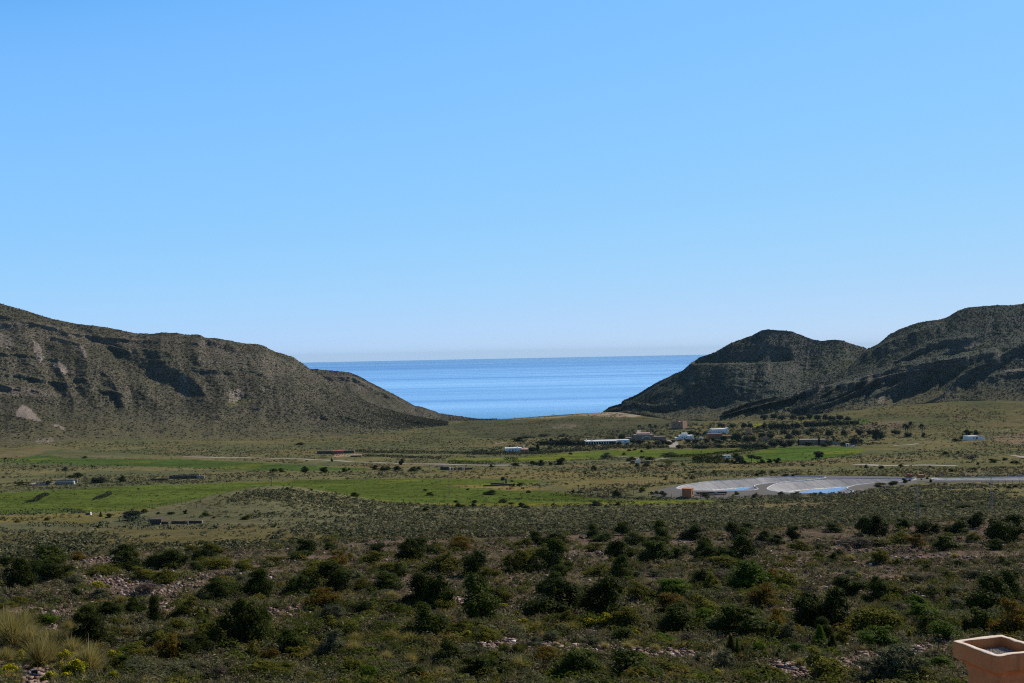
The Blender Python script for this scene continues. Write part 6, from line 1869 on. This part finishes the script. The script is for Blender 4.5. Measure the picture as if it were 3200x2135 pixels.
BANKS = [[(1630, 2008), (1850, 2016), (2080, 2030), (2330, 2042), (2340, 2066), (2080, 2062), (1850, 2050), (1640, 2038)],
         [(2390, 2066), (2560, 2074), (2700, 2042), (2860, 2016), (2965, 2008), (2972, 2032), (2800, 2078), (2640, 2112), (2480, 2135), (2400, 2132)],
         [(20, 1903), (180, 1900), (300, 1912), (240, 1926), (100, 1930), (20, 1922)], [(150, 1955), (200, 1945), (220, 1980), (130, 1985)],
         [(280, 1800), (430, 1806), (640, 1820), (660, 1845), (480, 1868), (300, 1862)], [(490, 1890), (620, 1900), (740, 1925), (720, 1945), (600, 1935), (480, 1915)],
         [(1330, 1880), (1480, 1862), (1520, 1880), (1380, 1900)], [(820, 1905), (960, 1900), (980, 1925), (840, 1935)], [(1770, 1725), (1900, 1722), (1900, 1745), (1760, 1740)],
         [(1460, 2012), (1590, 1995), (1640, 2020), (1600, 2040), (1440, 2040)], [(2640, 1915), (2720, 1905), (2740, 1925), (2650, 1940)], [(2580, 1715), (2760, 1712), (2840, 1718), (2700, 1728)],
         [(2080, 1690), (2170, 1688), (2180, 1705), (2070, 1710)], [(220, 1745), (360, 1742), (360, 1768), (220, 1766)], [(540, 2010), (620, 2008), (640, 2025), (520, 2028)],
         [(1780, 1960), (1900, 1964), (1900, 1985), (1780, 1980)], [(2760, 1742), (2960, 1736), (3100, 1742), (3000, 1752), (2800, 1754)]]


def in_bank(px, py):
    m = np.zeros(len(px), bool)
    a = px + 14 * fbm(px / 30, py / 8, 191, 2); b = py + 4 * fbm(px / 25, py / 8, 193, 2)
    for B in BANKS:
        m |= in_poly(a, b, B)
    return m | ((px > 62) & (px < 168) & (py > 2076))


# rubble
px, py = slope_pts(42000)
pb = R_.uniform(0, 3200, 62000), R_.uniform(1680, 2150, 62000)
kb = in_bank(*pb) & (R_.random(len(pb[0])) < 0.9)
nb0 = len(px)
px = np.concatenate([px, pb[0][kb]]); py = np.concatenate([py, pb[1][kb]])
forced = np.arange(len(px)) >= nb0
X, Y = cast(px, py)
ok = np.isfinite(Y) & (Y < 330)
X, Y, forced = X[ok], Y[ok], forced[ok]
band = fbm(X / 22, Y / 9, 141, 3) + 0.3 * fbm(X / 4, Y / 4, 143, 2)
tt = (Y + 7 * fbm(X / 40, Y / 60, 8, 2)) / 24.0; saw = tt - np.floor(tt)
band = band + 0.5 * sstep(0.55, 0.8, saw)
keep = (band + 0.22 * R_.normal(size=len(X)) > 0.24) | forced
X, Y = X[keep], Y[keep]; Z = gz(X, Y, False)
n = len(X)
S = (0.07 + 0.22 * R_.random(n) ** 4) * (0.6 + 0.4 * Y / 120)
cube = np.array([(-1, -1, -1), (1, -1, -1), (1, 1, -1), (-1, 1, -1), (-1, -1, 1), (1, -1, 1), (1, 1, 1), (-1, 1, 1)], float)
V = cube[None] * (0.45 + 0.6 * R_.random((n, 8, 3)))
th = R_.random(n) * 6.28; c_, s_ = np.cos(th), np.sin(th)
V = np.stack([V[..., 0] * c_[:, None] - V[..., 1] * s_[:, None], V[..., 0] * s_[:, None] + V[..., 1] * c_[:, None], V[..., 2] * 0.7], -1)
V = V * S[:, None, None] + np.stack([X, Y, Z + S * 0.3], 1)[:, None]
F = (np.arange(n) * 8)[:, None, None] + np.array([(0, 3, 2, 1), (4, 5, 6, 7), (0, 1, 5, 4), (1, 2, 6, 5), (2, 3, 7, 6), (3, 0, 4, 7)])[None]
sc_ = pal([(0.25, 0.175, 0.145), (0.19, 0.125, 0.10), (0.32, 0.25, 0.22), (0.15, 0.11, 0.095), (0.48, 0.42, 0.39)], n, R_, [.3, .3, .17, .18, .05])
kind(ob('rubble', mesh_from('rubble', V.reshape(-1, 3), F.reshape(-1, 4), STONE, np.repeat(sc_, 8, 0))), 'stuff', 'pinkish rubble lying in bands between the shrubs')

# low scrub and herbs on the slope
px, py = slope_pts(26000)
kb = ~in_bank(px, py) | ((R_.random(len(px)) < 0.12) & (py < 2076))
px, py = px[kb], py[kb]
X, Y = cast(px, py)
ok = np.isfinite(Y) & (Y < 340)
X, Y = X[ok], Y[ok]
d = fbm(X / 16, Y / 9, 151, 3) + 0.3 * R_.normal(size=len(X))
keep = d > -0.42
X, Y = X[keep], Y[keep]; Z = gz(X, Y, False); n = len(X)
Rr = (0.28 + 0.55 * R_.random(n) ** 1.6) * (0.7 + 0.3 * np.minimum(Y, 250) / 120)
cl = pal([(0.085, 0.090, 0.046), (0.118, 0.115, 0.066), (0.15, 0.13, 0.068), (0.055, 0.064, 0.020), (0.112, 0.085, 0.058), (0.095, 0.104, 0.025), (0.18, 0.162, 0.105)], n, R_, [.22, .2, .16, .18, .1, .08, .06])
clump_field('low_scrub', 'low grey green scrub and herbs between the shrubs', X, Y, Z - 0.05, Rr, Rr * (0.75 + 0.5 * R_.random(n)), cl, 26, 0.24, 0.30, ATT, 152)

# leafy undergrowth that merges the shrubs
px, py = slope_pts(4600)
kb = ~in_bank(px, py) | ((R_.random(len(px)) < 0.12) & (py < 2076))
px, py = px[kb], py[kb]
X, Y = cast(px, py)
ok = np.isfinite(Y) & (Y < 330)
X, Y = X[ok], Y[ok]
d = fbm(X / 24, Y / 13, 155, 3) + 0.25 * R_.normal(size=len(X)) - 0.22 * sstep(95, 70, Y)
keep = d > -0.10
X, Y = X[keep], Y[keep]; Z = gz(X, Y, False); n = len(X)
Rr = (0.6 + 0.8 * R_.random(n) ** 1.5) * (0.75 + 0.25 * np.minimum(Y, 250) / 120)
cl = pal([(0.078, 0.094, 0.014), (0.118, 0.120, 0.020), (0.048, 0.064, 0.010), (0.13, 0.135, 0.062), (0.155, 0.120, 0.024), (0.090, 0.118, 0.013)], n, R_, [.22, .2, .2, .15, .11, .12])
clump_field('undergrowth', 'leafy olive undergrowth merging the shrubs of the slope', X, Y, Z - 0.1, Rr, Rr * (0.7 + 0.35 * R_.random(n)), cl, 130, 0.11, 0.45, attr_leaf_mat('undergrowth_leaves', 0.34), 156)

# thin grasses on the slope
px, py = slope_pts(15000)
kb = ~in_bank(px, py) | ((R_.random(len(px)) < 0.12) & (py < 2076))
px, py = px[kb], py[kb]
X, Y = cast(px, py)
ok = np.isfinite(Y) & (Y < 300)
X, Y = X[ok], Y[ok]
keep = fbm(X / 14, Y / 9, 161, 3) > -0.1
X, Y = X[keep], Y[keep]; Z = gz(X, Y, False); n = len(X); nb = 22
k = np.repeat(np.arange(n), nb); m = len(k)
h = ((0.35 + 0.5 * R_.random(n)) * (0.75 + 0.25 * Y / 100))[k] * (0.6 + 0.5 * R_.random(m))
a = R_.random(m) * 6.28; ln = np.abs(R_.normal(0, 0.55, m))
root = np.stack([X[k] + 0.12 * R_.normal(size=m), Y[k] + 0.12 * R_.normal(size=m), Z[k]], 1)
out = np.stack([np.cos(a) * np.sin(ln), np.sin(a) * np.sin(ln), np.cos(ln)], 1)
sdv = np.stack([-np.sin(a), np.cos(a), 0 * a], 1)
w_ = (0.010 + 0.00020 * Y[k])[:, None]
mid = root + out * (h * 0.6)[:, None]
tip = root + np.stack([np.cos(a) * np.sin(ln * 1.5), np.sin(a) * np.sin(ln * 1.5), np.cos(ln * 1.35)], 1) * h[:, None]
V = np.stack([root - sdv * w_, root + sdv * w_, mid + sdv * w_ * .8, mid - sdv * w_ * .8, tip], 1)
b5 = (np.arange(m) * 5)[:, None]
gc = pal([(0.21, 0.175, 0.085), (0.16, 0.15, 0.068), (0.29, 0.24, 0.135), (0.13, 0.135, 0.058)], n, R_)[k] * (0.8 + 0.4 * R_.random((m, 1)))
kind(ob('dry_grass', mesh_from('dry_grass', V.reshape(-1, 3), [b5 + np.array([[0, 1, 2, 3]]), b5 + np.array([[3, 2, 4]])], attr_leaf_mat('dry_grass', 0.3), np.repeat(gc, 5, 0))), 'stuff', 'thin dry grass scattered over the scrub slope')

# scrub of the plain
n0 = 125000
px = R_.uniform(-160, 3360, n0)
hz = 1152 - 0.01984 * px
o_ = 172 + (600 - 172) * R_.random(n0) ** 0.8
py = hz + o_
X, Y = cast(px, py, 150.0)
edge = np.interp(px, [p[0] for p in SLOPE_EDGE], [p[1] for p in SLOPE_EDGE])
ok = np.isfinite(Y) & (py < edge + 14) & (Y < 1960)
px, py, X, Y = px[ok], py[ok], X[ok], Y[ok]
infield = np.zeros(len(px), bool)
bx, by = project(X, Y, gz_base(X, Y))
for nm, poly, colr in FIELDS:
    infield |= in_poly(bx, by, poly)
keep = ~(infield & (R_.random(len(px)) > 0.035))
keep &= ~in_poly(X, Y, APRON)
keep &= seg_dist(X, Y, APRON) > 1.5
for pts, wd in ROADS:
    sel = (np.abs(X - pts[:, 0].mean()) < np.ptp(pts[:, 0]) / 2 + 20) & (np.abs(Y - pts[:, 1].mean()) < np.ptp(pts[:, 1]) / 2 + 20)
    if sel.any():
        dd = np.full(len(X), 99.0); dd[sel] = seg_dist(X[sel], Y[sel], [tuple(q) for q in pts[::2]], False)
        keep &= dd > wd * 0.75 + 1.5 + np.where(Y < np.interp(X, *zip(*sorted(map(tuple, pts)))), 2.0, 0)
dn = fbm(X / 70, Y / 45, 171, 4) + 0.35 * fbm(X / 14, Y / 14, 173, 2)
close = sstep(480, 390, Y)
vl0 = in_poly(px, py, [(1420, 1418), (1600, 1392), (1720, 1370), (1900, 1350), (2100, 1330), (2250, 1322), (2450, 1318), (2700, 1312), (2780, 1330), (2760, 1390), (2620, 1398), (2400, 1402), (2100, 1402), (1900, 1404), (1640, 1420)])
dens = 0.35 * vl0 + 0.30 * close * sstep(500, 1000, px) + 0.14 * close * sstep(900, 500, px)
dens = dens - 0.60 * np.exp(-0.5 * (((X + 97) / 34) ** 2 + ((Y - 425) / 52) ** 2))
keep &= (dn + dens + 0.18 * R_.normal(size=len(X))) > -0.12
px, py, X, Y = px[keep], py[keep], X[keep], Y[keep]
Z = gz(X, Y, False); n = len(X)
Rr = 0.18 + 0.62 * R_.random(n) ** 2.6 + 0.0005 * Y * (0.3 + R_.random(n))
VILL = [(1420, 1418), (1600, 1392), (1720, 1370), (1900, 1350), (2100, 1330), (2250, 1322), (2450, 1318), (2700, 1312), (2780, 1330), (2760, 1390), (2620, 1398), (2400, 1402), (2100, 1402), (1900, 1404), (1640, 1420)]
vl = in_poly(px, py, VILL)
cl = pal([(0.105, 0.104, 0.058), (0.135, 0.125, 0.072), (0.055, 0.062, 0.028), (0.135, 0.120, 0.055), (0.082, 0.088, 0.045)], n, R_, [.28, .2, .25, .12, .15])
cl = cl * (1 + 0.32 * sstep(470, 380, Y))[:, None]
Rr = np.where(vl, Rr * 1.25 + 0.4 * R_.random(n), Rr)
cl = np.where((vl & (R_.random(n) < 0.75))[:, None], cl * 0.0 + np.array([0.042, 0.050, 0.027]) * (0.7 + 0.6 * R_.random((n, 1))), cl)
clump_field('plain_scrub', 'low olive scrub dotted over the valley plain', X, Y, Z - 0.04, Rr, Rr * 0.8, cl, 9, 0.5, 0.6, ATT, 174)

# herbs and small flowers in the fields
n0 = 9000
px = R_.uniform(-100, 2760, n0); py = R_.uniform(1400, 1600, n0)
bu, bw = ray(px, py)
ins = np.zeros(n0, bool)
for nm, poly, colr in FIELDS[:5]:
    ins |= in_poly(px, py, poly)
X, Y = cast(px[ins], py[ins], 200.0)
ok = np.isfinite(Y); X, Y = X[ok], Y[ok]; Z = gz(X, Y, False); n = len(X)
Rr = 0.4 + 0.7 * R_.random(n)
cl = pal([(0.070, 0.105, 0.020), (0.090, 0.120, 0.024), (0.058, 0.092, 0.020), (0.16, 0.15, 0.025)], n, R_, [.35, .3, .25, .1])
clump_field('field_herbs', 'low green crop and yellow herbs in the fields', X, Y, Z - 0.03, Rr, Rr * 0.25, cl, 10, 0.30, 0.35, ATT, 175)

# scrub on the hills
HC = {'hill70': ([(0.046, 0.050, 0.028), (0.060, 0.060, 0.034), (0.034, 0.042, 0.022), (0.10, 0.085, 0.060)], 60000), 'hill50': ([(0.055, 0.052, 0.036), (0.08, 0.068, 0.05)], 6000),
      'hill90': ([(0.040, 0.054, 0.036), (0.060, 0.070, 0.050), (0.030, 0.042, 0.030)], 30000), 'hill110': ([(0.040, 0.054, 0.040), (0.058, 0.068, 0.052), (0.030, 0.042, 0.032)], 50000)}
for key, (cols, n) in HC.items():
    Vh, ch, fh = HILL_SURF[key]
    nr, nc = Vh.shape[:2]
    vis = (np.abs(Vh[0, :, 0] / Vh[0, :, 1]) < 0.56)
    cidx = np.nonzero(vis)[0]
    i = R_.integers(1, nr - 1, n); j = cidx[R_.integers(0, len(cidx) - 1, n)]
    t1 = R_.random((n, 1)); t2 = R_.random((n, 1))
    P = Vh[i, j] * (1 - t1) * (1 - t2) + Vh[i + 1, j] * t1 * (1 - t2) + Vh[i, j + 1] * (1 - t1) * t2 + Vh[i + 1, j + 1] * t1 * t2
    bare = ch[i, j, 1] * 1.2 + ch[i, j, 0] * 0.5
    keep = R_.random(n) > np.maximum(bare, fh[i, j] * 0.55)
    P = P[keep]; n = len(P)
    Rr = 0.5 + 1.0 * R_.random(n) ** 2.5
    clump_field('hill_scrub', 'dotted low bushes covering the hillside', P[:, 0], P[:, 1], P[:, 2] - 0.15, Rr, Rr * 0.75, pal(cols, n, R_), 6, 0.6, 0.7, ATT, 180 + int(key[4:]))

# a few larger stones
BOULD = leaf_mat('boulder', (0.36, 0.24, 0.19), (0.28, 0.19, 0.155), 0.0, 0.15)
for (a, b, w, lab) in ((360, 2030, 16, 'pale pinkish boulder below the big dark shrub'), (2088, 2048, 20, 'dark rounded boulder on the stony bank'), (1532, 2030, 18, 'pink boulder beside the fan palm'), (2676, 2104, 18, 'dark boulder on the rubble bank'), (2050, 2058, 10, 'small pale boulder on the stony bank')):
    P = hit(a, b); s = P.y / FPX
    me = bpy.data.meshes.new('boulder')
    import bmesh
    bm = bmesh.new(); bmesh.ops.create_icosphere(bm, subdivisions=2, radius=1.0)
    for v in bm.verts:
        v.co *= 0.8 + 0.4 * float(vnoise(np.array(v.co.x * 1.7 + a), np.array(v.co.y * 1.7 + v.co.z * 2.1), a))
        v.co.z *= 0.75
    bm.to_mesh(me); bm.free(); me.materials.append(BOULD)
    o = ob('boulder', me, loc=(P.x, P.y, P.z + 0.2 * w * s)); o.scale = (w * s / 2,) * 3; o.rotation_euler = (0, 0, a)
    tag(o, lab, 'boulder', 'larger stones of the slope')
